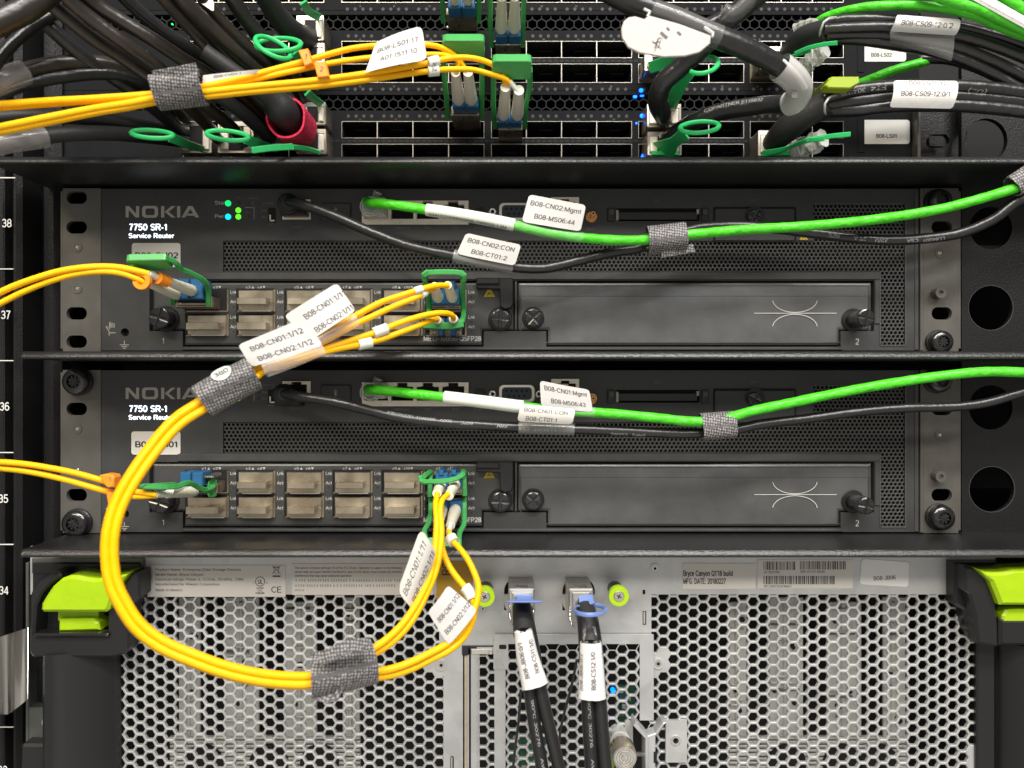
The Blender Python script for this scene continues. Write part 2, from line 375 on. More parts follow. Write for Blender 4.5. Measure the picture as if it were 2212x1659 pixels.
# ---------------------------------------------------------------- lettering: a plain stroke alphabet (capital height 1)
def _a(cx, cy, rx, ry, a0, a1, n=10): return [(cx+rx*math.cos(R(a0+(a1-a0)*i/n)), cy+ry*math.sin(R(a0+(a1-a0)*i/n))) for i in range(n+1)]
B_, T_ = .055, .945
STROKES = {
 '0': (.62, [_a(.31, .5, .24, .445, 0, 360, 20)]), '1': (.50, [[(.08, .73), (.30, T_), (.30, 0)]]),
 '2': (.62, [_a(.31, .69, .23, .255, 165, -35, 10)+[(.07, B_), (.56, B_)]]),
 '3': (.62, [_a(.30, .715, .21, .23, 160, -80, 9)+[(.25, .50)], [(.25, .52)]+_a(.30, .29, .24, .235, 85, -160, 10)]),
 '4': (.62, [[(.58, .25), (.05, .25), (.43, T_), (.43, 0)]]),
 '5': (.62, [[(.54, T_), (.16, T_), (.10, .50)]+_a(.30, .33, .25, .275, 140, -155, 11)]),
 '6': (.62, [_a(.36, .60, .27, .345, 50, 180, 7)+[(.08, .33)], _a(.32, .325, .235, .27, 0, 360, 16)]),
 '7': (.60, [[(.06, T_), (.54, T_), (.33, .5), (.22, 0)]]),
 '8': (.62, [_a(.31, .72, .20, .225, 0, 360, 16), _a(.31, .28, .24, .225, 0, 360, 16)]),
 '9': (.62, [_a(.30, .675, .235, .27, 0, 360, 16), [(.54, .67)]+_a(.26, .40, .27, .345, 0, -130, 7)]),
 'A': (.74, [[(.03, 0), (.37, T_), (.71, 0)], [(.15, .33), (.59, .33)]]),
 'B': (.70, [[(.10, B_), (.10, T_), (.36, T_)]+_a(.38, .725, .20, .22, 90, -90, 8)+[(.12, .505)], [(.36, .50)]+_a(.40, .28, .225, .225, 88, -90, 8)+[(.10, B_)]]),
 'C': (.76, [_a(.41, .5, .33, .445, 42, 318, 16)]), 'D': (.76, [[(.10, B_), (.10, T_), (.32, T_)]+_a(.34, .5, .32, .445, 90, -90, 12)+[(.10, B_)]]),
 'E': (.66, [[(.60, T_), (.10, T_), (.10, B_), (.61, B_)], [(.10, .51), (.55, .51)]]), 'F': (.62, [[(.58, T_), (.10, T_), (.10, 0)], [(.10, .50), (.51, .50)]]),
 'G': (.80, [_a(.41, .5, .33, .445, 42, 312, 16)+[(.70, .18), (.70, .47), (.44, .47)]]), 'H': (.74, [[(.10, 0), (.10, 1)], [(.64, 0), (.64, 1)], [(.10, .52), (.64, .52)]]),
 'I': (.28, [[(.14, 0), (.14, 1)]]), 'J': (.54, [[(.43, 1), (.43, .30)]+_a(.24, .28, .19, .225, 0, -175, 8)]),
 'K': (.70, [[(.10, 0), (.10, 1)], [(.63, 1), (.12, .42)], [(.28, .58), (.66, 0)]]), 'L': (.60, [[(.10, 1), (.10, B_), (.56, B_)]]),
 'M': (.86, [[(.10, 0), (.10, .97), (.43, .05), (.76, .97), (.76, 0)]]), 'N': (.74, [[(.10, 0), (.10, .95), (.64, .05), (.64, 1)]]),
 'O': (.80, [_a(.40, .5, .33, .445, 0, 360, 20)]), 'P': (.68, [[(.10, 0), (.10, T_), (.36, T_)]+_a(.38, .695, .22, .25, 90, -90, 8)+[(.12, .445)]]),
 'Q': (.80, [_a(.40, .5, .33, .445, 0, 360, 20), [(.46, .28), (.74, -.03)]]), 'R': (.74, [[(.10, 0), (.10, T_), (.40, T_)]+_a(.41, .71, .22, .235, 90, -90, 8)+[(.12, .475)], [(.38, .47), (.66, 0)]]),
 'S': (.68, [_a(.34, .715, .24, .23, 25, 180, 8)+_a(.34, .72, .24, .20, 200, 255, 3)+_a(.34, .28, .26, .225, 80, -160, 11)]),
 'T': (.64, [[(.02, T_), (.62, T_)], [(.32, T_), (.32, 0)]]), 'U': (.74, [[(.10, 1), (.10, .33)]+_a(.37, .33, .27, .275, 180, 360, 10)+[(.64, 1)]]),
 'V': (.70, [[(.03, 1), (.35, .05), (.67, 1)]]), 'W': (.98, [[(.03, 1), (.26, .05), (.49, .95), (.72, .05), (.95, 1)]]), 'X': (.70, [[(.04, 1), (.66, 0)], [(.66, 1), (.04, 0)]]),
 'Y': (.70, [[(.04, 1), (.35, .48), (.35, 0)], [(.66, 1), (.35, .48)]]), 'Z': (.66, [[(.06, T_), (.58, T_), (.06, B_), (.61, B_)]]),
 'a': (.58, [_a(.27, .20, .20, .155, 70, 330, 9), [(.07, .52)]+_a(.28, .50, .20, .19, 140, 0, 7)+[(.48, 0)], [(.30, .37), (.48, .42)]]),
 'b': (.60, [[(.09, 0), (.09, 1)], _a(.31, .35, .21, .30, 0, 360, 14)]), 'c': (.52, [_a(.29, .35, .21, .30, 45, 315, 12)]), 'd': (.60, [[(.51, 0), (.51, 1)], _a(.29, .35, .21, .30, 0, 360, 14)]),
 'e': (.58, [[(.08, .37), (.49, .37)]+_a(.28, .35, .21, .30, 5, 315, 13)]), 'f': (.34, [[(.14, 0), (.14, .80)]+_a(.27, .80, .13, .145, 180, 90, 4)+[(.34, .94)], [(.02, .65), (.30, .65)]]),
 'g': (.60, [_a(.29, .37, .21, .285, 0, 360, 14), [(.51, .70), (.51, -.06)]+_a(.29, -.05, .22, .17, 0, -150, 7)]), 'h': (.58, [[(.09, 0), (.09, 1)], [(.09, .42)]+_a(.285, .44, .195, .215, 160, 0, 7)+[(.48, 0)]]),
 'i': (.25, [[(.125, 0), (.125, .70)], [(.125, .86), (.125, 1)]]), 'j': (.25, [[(.125, .70), (.125, -.15)], [(.125, .86), (.125, 1)]]), 'k': (.52, [[(.09, 0), (.09, 1)], [(.46, .70), (.11, .30)], [(.22, .42), (.49, 0)]]),
 'l': (.25, [[(.125, 0), (.125, 1)]]), 'm': (.86, [[(.09, 0), (.09, .70)], _a(.26, .46, .17, .19, 170, 0, 7)+[(.43, 0)], _a(.60, .46, .17, .19, 170, 0, 7)+[(.77, 0)]]),
 'n': (.58, [[(.09, 0), (.09, .70)], [(.09, .42)]+_a(.285, .44, .195, .215, 160, 0, 7)+[(.48, 0)]]), 'o': (.60, [_a(.30, .35, .22, .30, 0, 360, 14)]),
 'p': (.60, [[(.09, -.26), (.09, .70)], _a(.31, .35, .21, .30, 0, 360, 14)]), 'q': (.60, [[(.51, -.26), (.51, .70)], _a(.29, .35, .21, .30, 0, 360, 14)]),
 'r': (.38, [[(.09, 0), (.09, .70)], _a(.30, .42, .21, .225, 170, 75, 5)]), 's': (.52, [_a(.26, .50, .17, .15, 25, 190, 7)+_a(.26, .20, .18, .15, 80, -160, 9)]),
 't': (.34, [[(.15, .90), (.15, .16)]+_a(.26, .17, .11, .12, 180, 280, 4), [(.02, .65), (.30, .65)]]), 'u': (.58, [[(.09, .70), (.09, .28)]+_a(.285, .27, .195, .215, 180, 350, 7), [(.48, .70), (.48, 0)]]),
 'v': (.52, [[(.03, .70), (.26, .04), (.49, .70)]]), 'w': (.76, [[(.03, .70), (.21, .04), (.38, .68), (.55, .04), (.73, .70)]]), 'x': (.52, [[(.03, .70), (.48, 0)], [(.48, .70), (.03, 0)]]),
 'y': (.52, [[(.03, .70), (.27, .02)], [(.49, .70), (.22, -.16), (.06, -.20)]]), 'z': (.52, [[(.05, .65), (.45, .65), (.05, .05), (.47, .05)]]),
 '-': (.36, [[(.04, .37), (.32, .37)]]), ':': (.28, [[(.14, .0), (.14, .13)], [(.14, .57), (.14, .70)]]), '.': (.26, [[(.12, 0), (.12, .13)]]), ',': (.26, [[(.14, .13), (.08, -.14)]]),
 '/': (.36, [[(.0, -.02), (.36, 1.02)]]), '(': (.36, [_a(.42, .37, .30, .62, 115, 245, 8)]), ')': (.36, [_a(-.06, .37, .30, .62, 65, -65, 8)]), "'": (.2, [[(.1, .72), (.1, 1)]]), '\u00b0': (.40, [_a(.2, .82, .13, .13, 0, 360, 10)]), ' ': (.34, []),
}
GL = {}
def glyph(ch, bold):
    if (ch, bold) in GL: return GL[(ch, bold)]
    w, ss = STROKES[ch]; hw = (.092 if bold else .066); V = []; Fc = []; parts = []
    for pl in ss:          # sharp corners start a new stroke, drawn a hair further
        cur = [pl[0]]
        for i in range(1, len(pl)):
            cur.append(pl[i])
            if i < len(pl)-1:
                a = (pl[i][0]-pl[i-1][0], pl[i][1]-pl[i-1][1]); b = (pl[i+1][0]-pl[i][0], pl[i+1][1]-pl[i][1])
                if a[0]*b[0]+a[1]*b[1] < -.3*math.hypot(*a)*math.hypot(*b):
                    l = math.hypot(*a); cur[-1] = (pl[i][0]+a[0]/l*.02, pl[i][1]+a[1]/l*.02); parts.append(cur); cur = [pl[i]]
        parts.append(cur)
    ss = parts
    for k, pl in enumerate(ss):
        n = len(pl); closed = n > 3 and math.hypot(pl[0][0]-pl[-1][0], pl[0][1]-pl[-1][1]) < 1e-3; o = len(V)
        for i, p in enumerate(pl):
            a = pl[i-1] if i > 0 else (pl[n-2] if closed else None); b = pl[i+1] if i < n-1 else (pl[1] if closed else None)
            def nrm(q, r): dx, dy = r[0]-q[0], r[1]-q[1]; l = math.hypot(dx, dy) or 1; return (-dy/l, dx/l)
            n1 = nrm(a, p) if a else nrm(p, b); n2 = nrm(p, b) if b else n1
            mx, my = n1[0]+n2[0], n1[1]+n2[1]; q = mx*mx+my*my; f = 2/q if q > .45 else 1.6
            V += [(p[0]+mx*f*hw, p[1]+my*f*hw, k), (p[0]-mx*f*hw, p[1]-my*f*hw, k)]
        Fc += [[o+2*i, o+2*i+1, o+2*i+3, o+2*i+2] for i in range(n-1)]
    GL[(ch, bold)] = (V, Fc, w+(.05 if bold else .03)); return GL[(ch, bold)]
def layout(txt, bold=False, xs=1., track=0.):
    """verts in units of cap height; returns verts, faces, width"""
    x = 0; V = []; Fc = []
    for ch in txt:
        v, f, w = glyph(ch, bold); o = len(V)
        V += [((x+p[0])*xs, p[1], p[2]*.03) for p in v]; Fc += [[i+o for i in q] for q in f]; x += w+track
    return V, Fc, x*xs
def text(mb, txt, x, y, h, d, m, align='l', rot=0, bold=False, xs=1., width=None, app=True, track=0.):
    """flat lettering: x,y = baseline anchor on the face at depth d, h = capital height; width forces the length"""
    V, Fc, w = layout(txt, bold, xs, track)
    if not V: return
    if width: k = width/(w*h); w *= k; V = [(a*k, b, z) for a, b, z in V]
    off = {'l': 0, 'c': -w/2, 'r': -w}[align]; ca, sa = math.cos(R(rot)), math.sin(R(rot)); out = []
    for a, b, z in V:
        a = (a+off)*h; b = b*h
        px, py = x+a*ca+b*sa, y-(b*ca-a*sa)
        q = U(px, py, d) if app else (px, py, d)
        out.append((q[0], q[1], d+z))
    mb.add(out, Fc, m)
def text_path(mb, path, s0, txt, h, ang, rad, m, flip=False, bold=False, xs=1., rb=None, width=None, off=.3):
    """lettering wrapped on a cable or sleeve (radius rad towards the viewer, rb across): ang 0 faces the viewer, positive towards B"""
    V, Fc, w = layout(txt, bold, xs); out = []; rb = rb or rad; k = width/(w*h) if width else 1; w *= k
    for a, b, z in V:
        a *= k; l = s0+(w*h-a*h if flip else a*h); bb = (b-.5)*h*(-1 if flip else 1)
        p, n, bi, t = path.at(l); th = R(ang)+bb/rb
        out.append(tuple(p+n*(rad+off+z)*math.cos(th)+bi*(rb+off+z)*math.sin(th)))
    mb.add(out, Fc, m)
class Flag:
    """thin paper flag: corners TL,TR,BR,BL as (x,y,d) measured in the picture; bulge = curl height, curl = where"""
    def __init__(s, c, bulge=0., axis='u', r=6, thick=1.0): s.c = [Vector(U(*p)) for p in c]; s.bulge = bulge; s.axis = axis; s.r = r; s.t = thick; \
        s.wu = ((s.c[1]-s.c[0]).length+(s.c[2]-s.c[3]).length)/2; s.wv = ((s.c[3]-s.c[0]).length+(s.c[2]-s.c[1]).length)/2
    def p(s, u, v, off=0):
        a, b, c, d = s.c; q = (a*(1-u)+b*u)*(1-v)+(d*(1-u)+c*u)*v
        n = (b-a).cross(d-a).normalized()
        if n.z < 0: n = -n
        t = u if s.axis == 'u' else v
        return q+n*(off+s.bulge*math.sin(math.pi*t))
    def build(s, mb, m='white', corners=(1, 1, 1, 1)):
        nu, nv = 10, 12
        rows = sorted({0, .25*s.r/s.wv, .6*s.r/s.wv, s.r/s.wv, 1-s.r/s.wv, 1-.6*s.r/s.wv, 1-.25*s.r/s.wv, 1, *[i/nv for i in range(2, nv-1)]})
        V = []
        for off in (0, -s.t):
            for v in rows:
                def ins(on, dist): 
                    return 0 if (not on or dist >= s.r) else s.r-math.sqrt(max(0, s.r**2-(s.r-dist)**2))
                top = v*s.wv; bot = (1-v)*s.wv
                l = max(ins(corners[0], top), ins(corners[3], bot))/s.wu; rgt = max(ins(corners[1], top), ins(corners[2], bot))/s.wu
                for i in range(nu+1): V.append(tuple(s.p(l+(1-l-rgt)*i/nu, v, off)))
        n1 = nu+1; nr = len(rows); fs = []
        for k in (0, 1):
            o = k*nr*n1
            for j in range(nr-1):
                for i in range(nu): fs.append([o+j*n1+i, o+j*n1+i+1, o+(j+1)*n1+i+1, o+(j+1)*n1+i])
        o = nr*n1
        for j in range(nr-1):
            for i in (0, nu): fs.append([j*n1+i, (j+1)*n1+i, o+(j+1)*n1+i, o+j*n1+i])
        for i in range(nu):
            for j in (0, nr-1): fs.append([j*n1+i, j*n1+i+1, o+j*n1+i+1, o+j*n1+i])
        mb.add(V, fs, m, False); return s
    def text(s, mb, txt, u, v, h, m='ink', width=None, align='l', bold=False, xs=.95):
        """u,v = baseline start as fractions, h = capital height as a fraction of the flag's height, width as a fraction"""
        V, Fc, w = layout(txt, bold, xs); hh = h*s.wv
        k = (width*s.wu)/(w*hh) if width else 1; off = 0 if align == 'l' else -w*k/2
        mb.add([tuple(s.p(u+(a*k+off)*hh/s.wu, v-b*hh/s.wv, .35+z)) for a, b, z in V], Fc, m)
# ---------------------------------------------------------------- things
def tag(o, label=None, cat=None, group=None, kind=None):
    if label: o['label'] = label
    if cat: o['category'] = cat
    if group: o['group'] = group
    if kind: o['kind'] = kind
    return o
def thing(name, label, cat, base, group=None):
    o = bpy.data.objects.new(name, None); scene.collection.objects.link(o); o.empty_display_size = .01
    o.location = W(U(*base)); ORG[o.name] = Vector(o.location); return tag(o, label, cat, group)
def copy_tree(o, parent=None):
    c = o.copy(); scene.collection.objects.link(c); ORG[c.name] = ORG.get(o.name)
    if parent is not None: c.parent = parent
    for ch in list(o.children): copy_tree(ch, c)
    return c
# ================================================================ the rack
def lip(mb, y, d1=158, x0=-900, x1=3100, th=15):
    """powder coated shelf: real y of its underside at the router face, front edge rolled"""
    P = []
    P = [(d1-9, y-th), (d1-7.5, y-th+.3), (d1-6, y-th+1.2), (d1-2.2, y-8.5), (d1-.8, y-6), (d1-.1, y-4), (d1, y-2.5), (d1-.4, y-1), (d1-2, y)]
    prof = [(-700, y-th)]+P+[(-700, y)]
    n = len(prof); nx = 30; vs = []
    for i in range(nx+1):
        x = x0+(x1-x0)*i/nx
        vs += [(x, q, d) for d, q in prof]
    fs = [[i*n+k, i*n+(k+1) % n, (i+1)*n+(k+1) % n, (i+1)*n+k] for i in range(nx) for k in range(n)]
    mb.add(vs, fs, 'powder', True)
    mb.add([vs[k] for k in range(n)], [list(range(n))], 'powder'); mb.add([vs[nx*n+k] for k in range(n)], [list(range(n))], 'powder')
rack = thing('equipment_rack', 'black powder coated equipment rack with numbered left post and round holes in its right post', 'rack', (1106, 1900, 0))
rack['kind'] = 'thing'
for y, x0, x1, dd in ((400, 90, 3100, 158), (780.5, 150, 3100, 158), (1167.5, 150, 3100, 158)):
    mb = MB(); lip(mb, y, dd, x0, x1); mb.build('shelf', rack)
mb = MB(); mb.rect(-900, 42, -900, 2700, -300, 48, 'rack', c=3, app=False); mb.rect(44, 66, -900, 2700, -300, 34, 'rack', c=9, app=False)
mb.rect(68, 112, -900, 2700, -300, -25, 'rack', c=12, app=False)
for y in (384, 581, 779, 977.5, 1176, 1570.5): mb.rect(-40, 33 if y < 500 else 29, y-1, y+1, 47, 48.6, 'white2')
mb.rect(-400, -5, 1372, 1374, 47, 48.6, 'white2')
for t, y, x in (('38', 491, 26), ('37', 689, 23.5), ('36', 887, 21), ('35', 1086, 18.5), ('34', 1284, 19.5), ('33', 1672, 17)):
    text(mb, t, x, y, 18, 48.7, 'white2', 'r', xs=.92)
mb.build('left_post', rack)
mb = MB()
mb.plate((2077, 3100, -300, 2400), [(2084, 2176, 256, 349, 46), (2094, 2186, 447, 538, 46), (2092, 2188, 616, 714, 48), (2093, 2187, 832, 928, 47), (2093, 2192, 1008, 1106, 49), (2007, 2050, 290, 316, 12)], -26, -14, 'rack')
for cx, cy, r in ((2140, 665, 48), (2142.5, 1057, 49)): mb.ring(cx, cy, r, r+1.0, -16, -13.4, 'mesh')
mb.build('right_post', rack)
mb = MB(); mb.rect(-900, 3300, -900, 2700, -760, -750, 'dark', app=False)  # added black backdrop, stops world light leaking in behind the equipment
mb.build('added_backdrop', rack)
mb = MB(); mb.rect(1985, 2090, 190, 356, -60, -45, 'rack', c=2); mb.rect(1983, 1990, 190, 345, -44, -20, 'ear', c=2)
mb.build('ear_bracket', rack)
# ================================================================ switches at the top
PX0 = [(396, 700), (738, 1046), (1061, 1365), (1379, 1607), (1620, 1822)]
def port_cols():
    out = []
    for a, b in PX0:
        n = round((b-a)/76); out += [(a+(b-a)*i/n, a+(b-a)*(i+1)/n) for i in range(n)]
    return out
def make_switch():
    t = thing('network_switch', 'lowest black switch of the stack, its asset sticker ending in 01', 'network switch', (1106, 356, -45), 'switches stacked at the top of the rack')
    mb = MB(); d = -45
    holes = []
    for a, b in PX0: holes += [(a, b, 262, 298.5), (a, b, 311, 352)]
    holes += [(180, 1975, 205, 239)]
    mb.plate((75, 1985, 196, 368), holes, d-160, d, 'swf')
    mb.rect(75, 1985, 184, 196, d-100, d-6, 'swf'); mb.rect(75, 1985, 200, 368, d-170, d-160, 'dark')
    mb.rect(1852, 1868, 255, 330, d-1, d+1.5, 'swf', r=3, c=1)
    x = 700
    while x < 1640:
        mb.rect(x, x+9, 302, 307, d, d+.6, 'swmesh'); x += 12.4
    FP = mb
    mb = MB(); q0 = U(180, 205, d-3); q1 = U(1975, 239, d-3)
    mb.honey(lambda x, y: True, (q0[0], q1[0], q0[1]+3, q1[1]-8), 20.6, .86, d-8, d-3, 'swmesh', flat=False)
    mb.build('vent_grille', t)
    mb = FP
    for a, b in port_cols():
        c = (a+b)/2+1
        for k in range(4): mb.cyl(c-25+k*16.8, 251, 3.6, d-1, d+.5, 'dot', n=14)
        for k in range(4): mb.cyl(c-27+k*16.8, 366, 3.6, d-1, d+.5, 'dot', n=14)
    for n, c in ((9, 778), (11, 855), (13, 931), (19, 1174), (21, 1249), (23, 1326), (27, 1493), (31, 1640)): text(mb, str(n), c, 260.5, 4, d+.6, 'inkd', 'c')
    for n, c in ((10, 778), (12, 851), (14, 928), (20, 1170), (22, 1245), (24, 1320), (30, 1560), (32, 1636)): text(mb, str(n), c, 362, 4, d+.6, 'inkd', 'c')
    mb.build('front_plate', t)
    for (a, b) in port_cols():
        for y0, y1 in ((262, 298.5), (311, 352)):
            mb = MB()
            mb.plate((a, b, y0, y1), [(a+.9, b-.9, y0+.9, y1-.9)], d-2, d+1.5, 'portedge'); mb.plate((a, b, y0, y1), [(a+.9, b-.9, y0+.9, y1-.9)], d-110, d-2, 'dark')
            mb.rect(a+2, b-2, y0+2, y1-2, d-120, d-110, 'dark')
            mb.rect(a+8, b-8, y0+6, y0+8, d-60, d-40, 'swmesh'); mb.rect((a+b)/2-10, (a+b)/2+20, y0+18, y0+20, d-40, d-26, 'swmesh')
            mb.build('port', t)
    return t
sw = make_switch()
for k in (1, 2):
    c = copy_tree(sw); dz = 173*K(-45)*S*k; c.location = c.location+Vector((0, 0, dz))
    c['label'] = ('middle black switch of the stack, its asset sticker ending in 02', 'topmost black switch, only its lower edge showing at the frame top')[k-1]
def sticker(name, x0, x1, y0, y1, d, txt, tx, ty, h, label, bold=False, m='sticker', align='c', xs=1., w=None):
    mb = MB(); mb.rect(x0, x1, y0, y1, d, d+1, m, r=6, app=True); text(mb, txt, tx, ty, h, d+1.15, 'inkb', align, bold=bold, xs=xs, width=w)
    return tag(mb.build(name), label, 'sticker', 'asset stickers on the machines')
sticker('asset_sticker', 1863, 1965, 259, 311, -44.9, 'B08-LS01', 1915, 298, 8.5, 'pale asset sticker reading B08-LS01 on the lowest switch', w=46, bold=True)
sticker('asset_sticker', 1856, 1957, 86, 133, -44.9, 'B08-LS02', 1904, 123, 8.5, 'pale asset sticker reading B08-LS02, half behind black cables', w=45, bold=True)
# ================================================================ routers
NK = dict(N=[(0, 0), (.28, 0), (.84, .66), (.84, 0), (1.08, 0), (1.08, 1), (.80, 1), (.24, .34), (.24, 1), (0, 1)],
          K1=[(0, 0), (.27, 0), (.27, 1), (0, 1)], K2=[(.31, .5), (.86, 0), (1.22, 0), (.62, .5), (1.22, 1), (.86, 1)],
          I=[(0, 0), (.27, 0), (.27, 1), (0, 1)])
def nokia(mb, x0, x1, y0, y1, d, m):
    h = y1-y0; w = x1-x0; ks = w/6.15/1.0
    def pg(pl, ox, sx=1): mb.add([(x0+(ox+a*sx)*ks, y0+b*h, d) for a, b in pl], [list(range(len(pl)))], m)
    pg(NK['N'], 0, 1.05)
    # O: rounded rectangle ring
    o = rr(x0+1.38*ks, x0+2.72*ks, y0-.5, y1+.5, .30*h, 5); i = rr(x0+1.66*ks, x0+2.44*ks, y0+.20*h, y1-.20*h, .16*h, 5); n = len(o)
    mb.add([(*p, d) for p in o]+[(*p, d) for p in i], [[k, (k+1) % n, n+(k+1) % n, n+k] for k in range(n)], m)
    pg(NK['K1'], 2.98); pg(NK['K2'], 2.98); pg(NK['I'], 4.32)
    a = 4.70
    pg([(0, 1), (.56, 0), (.74, 0), (.74, .25), (.30, 1)], a); pg([(.74, 0), (.92, 0), (1.48, 1), (1.16, 1), (.74, .25)], a); pg([(.42, .66), (.98, .66), (1.08, .84), (.32, .84)], a)
def slot_screw(mb, x, y, r, d0, d1, m='blackgl', n=28, a=20):
    """cross-slotted thumb screw head: four wedges round a cross groove"""
    x, y, _ = U(x, y, d1); r *= K(d1)
    mb.prism(circ(x, y, r, n), d0, d1-3, m, app=False, smooth=True)
    g = 1.5
    for q in range(4):
        pl = []
        for k in range(7):
            t = R(a+q*90+7+k*(90-14)/6); pl.append((x+r*math.cos(t), y+r*math.sin(t)))
        t = R(a+q*90+45); pl.append((x+g*1.42*math.cos(t), y+g*1.42*math.sin(t)))
        mb.prism(pl, d1-3.2, d1, m, c=2.4, cd=1.1, app=False)
def thumb(x, y, r, d0, d1, parent, name='thumb_screw', flare=1.0, a=20):
    mb = MB(); X, Y, _ = U(x, y, d1); rr_ = r*K(d1)
    mb.prism(circ(X, Y, rr_*1.25*flare, 28), d0, d0+4, 'black', c=1.5, app=False)
    mb.prism(circ(X, Y, rr_*.82, 28), d0, d1-8, 'blackgl', app=False, smooth=True)
    for k in range(22):
        t = 2*math.pi*k/22
        mb.prism(circ(X+rr_*.94*math.cos(t), Y+rr_*.94*math.sin(t), rr_*.085, 6), d1-16 if d1-d0 > 20 else d0+2, d1-3, 'blackgl', app=False)
    slot_screw(mb, x, y, r*.96, d0, d1, a=a)
    return mb.build(name, parent)
def tri(mb, x, y, s, d, m, up=True):
    k = -1 if up else 1
    mb.add([U(x-s, y-k*s*.8, d), U(x+s, y-k*s*.8, d), U(x, y+k*s*.9, d)], [[0, 1, 2]], m)
def stroke(mb, pts, w, d, m, app=True):
    """flat drawn line on the plane d"""
    q = [U(x, y, d) if app else (x, y, d) for x, y in pts]
    vs = []
    for i, p in enumerate(q):
        a = q[max(i-1, 0)]; b = q[min(i+1, len(q)-1)]; dx, dy = b[0]-a[0], b[1]-a[1]; l = math.hypot(dx, dy) or 1
        vs += [(p[0]-dy/l*w/2, p[1]+dx/l*w/2, d), (p[0]+dy/l*w/2, p[1]-dx/l*w/2, d)]
    mb.add(vs, [[2*i, 2*i+1, 2*i+3, 2*i+2] for i in range(len(q)-1)], m)
def esd(mb, x, y, s, d):
    mb.add([U(x-s, y+s*.75, d), U(x+s, y+s*.75, d), U(x, y-s*.95, d)], [[0, 1, 2]], 'amber')
    stroke(mb, [(x-s*.35, y+s*.5), (x-s*.1, y), (x+s*.3, y+.1*s), (x+s*.45, y+s*.45)], 1.4, d+.2, 'inkb'); stroke(mb, [(x-.3*s, y-.05*s), (x+.1*s, y+.45*s)], 1.2, d+.2, 'inkb')
CAGES = [(403, 489), (513, 590), (617, 695), (721, 800), (827, 908), (921, 1003)]
def make_router():
    t = thing('service_router', 'upper dark grey service router beside rack numbers 38 and 37', 'router', (1106, 758, 0), 'twin routers mounted one above the other')
    # ---- front plate with its openings
    mb = MB()
    holes = [(482, 1955, 520, 587), (1757, 1955, 441, 520), (1902, 1955, 587, 745),
             (323, 395, 606, 715), (395, 1045, 606, 749), (1045, 1180, 606, 715), (1180, 1816, 606, 749), (1816, 1888, 606, 715),
             (781, 1013, 433, 485), (608, 672, 430, 475), (261, 279, 709, 727, 9), (1029, 1047, 450, 468, 9), (1330, 1511, 450, 478, 4), (1190, 1252, 425, 475)]
    mb.plate((219, 1984, 408, 757), holes, -14, 0, 'face')
    mb.rect(219, 1984, 408, 757, -22, -14, 'dark', app=False)
    # raised light arrises of the openings
    def arris(x0, x1, y0, y1, m='mesh', w=1.5, h=1.6): mb.rect(x0, x1, y0, y1, -.5, h, m, c=.6)
    arris(1955, 1958, 441, 747); arris(1900, 1903, 588, 745); arris(1757, 1955, 438.5, 441); arris(1902, 1957, 745, 748)
    mb.rect(383, 1901, 588, 604, 0, 3, 'module', c=1.5); mb.rect(1890, 1901, 604, 700, 0, 3, 'module', c=1.5)
    mb.rect(395, 1820, 750, 756, 0, 3, 'module', c=1.2)
    mb.rect(1976, 1984, 410, 756, 0, 2, 'module', c=1)
    for x, y in ((1312, 462), (1515, 462)): mb.rect(x, x+16, y-13, y+16, 0, 4, 'black', c=1); mb.rect(x+3, x+15, y-11, y+2, 4, 7, 'module', c=1)
    # printing
    nokia(mb, 272, 430, 445.5, 470, .6, 'inkg')
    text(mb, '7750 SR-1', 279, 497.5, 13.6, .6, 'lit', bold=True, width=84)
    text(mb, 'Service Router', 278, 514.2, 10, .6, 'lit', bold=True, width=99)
    for s_, x, y, h, w in (('Stat', 464, 442, 8, 25), ('Pwr', 464, 471, 8, 21), ('CF', 511, 430, 4.5, 8), ('Alarms', 537, 430, 4.5, 22), ('OT', 542, 441.5, 4.5, 8), ('Crit', 565, 441.5, 4.5, 12), ('Maj', 565, 457, 4.5, 12), ('Min', 565, 471, 4.5, 12), ('BT', 533, 461, 4.5, 7),
                           ('DTE', 579, 442, 4.5, 14), ('DCE', 579, 486, 4.5, 13), ('Console', 628, 493, 5, 25), ('Mgmt', 803, 492.5, 5.2, 20), ('1588/SyncE', 851, 494.5, 5.2, 36), ('OES1', 917, 494.5, 5.2, 15), ('OES2', 976, 494.5, 5.2, 16), ('ACO/LT', 1024, 494.5, 5.2, 22),
                           ('CF2', 1411, 436, 4.8, 13), ('CF3', 1621, 436, 4.8, 13), ('1PPS', 1267, 498, 5.2, 17), ('CF1', 1410, 503, 4.8, 12)):
        text(mb, s_, x, y, h, .5, 'inkw' if h > 6 else 'inkp', width=w)
    stroke(mb, [(530, 448.5), (549, 448.5), (549, 474)], 1, .5, 'inkg')
    for x in (537, 559): 
        for y in (439, 454, 468): mb.cyl(x, y, 3.2, 0, .5, 'dot', n=12)
    text(mb, '1', 350, 742.5, 12.5, .6, 'inkg'); text(mb, '2', 1847.5, 744.5, 13, .6, 'inkw')
    # hand and earth marks
    stroke(mb, [(236, 725), (236, 716), (229, 705), (232, 705), (237, 711), (237, 697), (240, 696)], 1.5, .5, 'inkg'); stroke(mb, [(235, 719), (250, 719)], 1.5, .5, 'inkg')
    for k in range(4): stroke(mb, [(239+k*2.7, 708), (239+k*2.7, 697+abs(k-1.5))], 1.1, .5, 'inkg')
    for w, y in ((10, 745), (6, 749), (3, 752.5)): stroke(mb, [(269-w, y), (269+w, y)], 1.4, .5, 'inkg')
    stroke(mb, [(269, 736), (269, 745)], 1.5, .5, 'inkg')
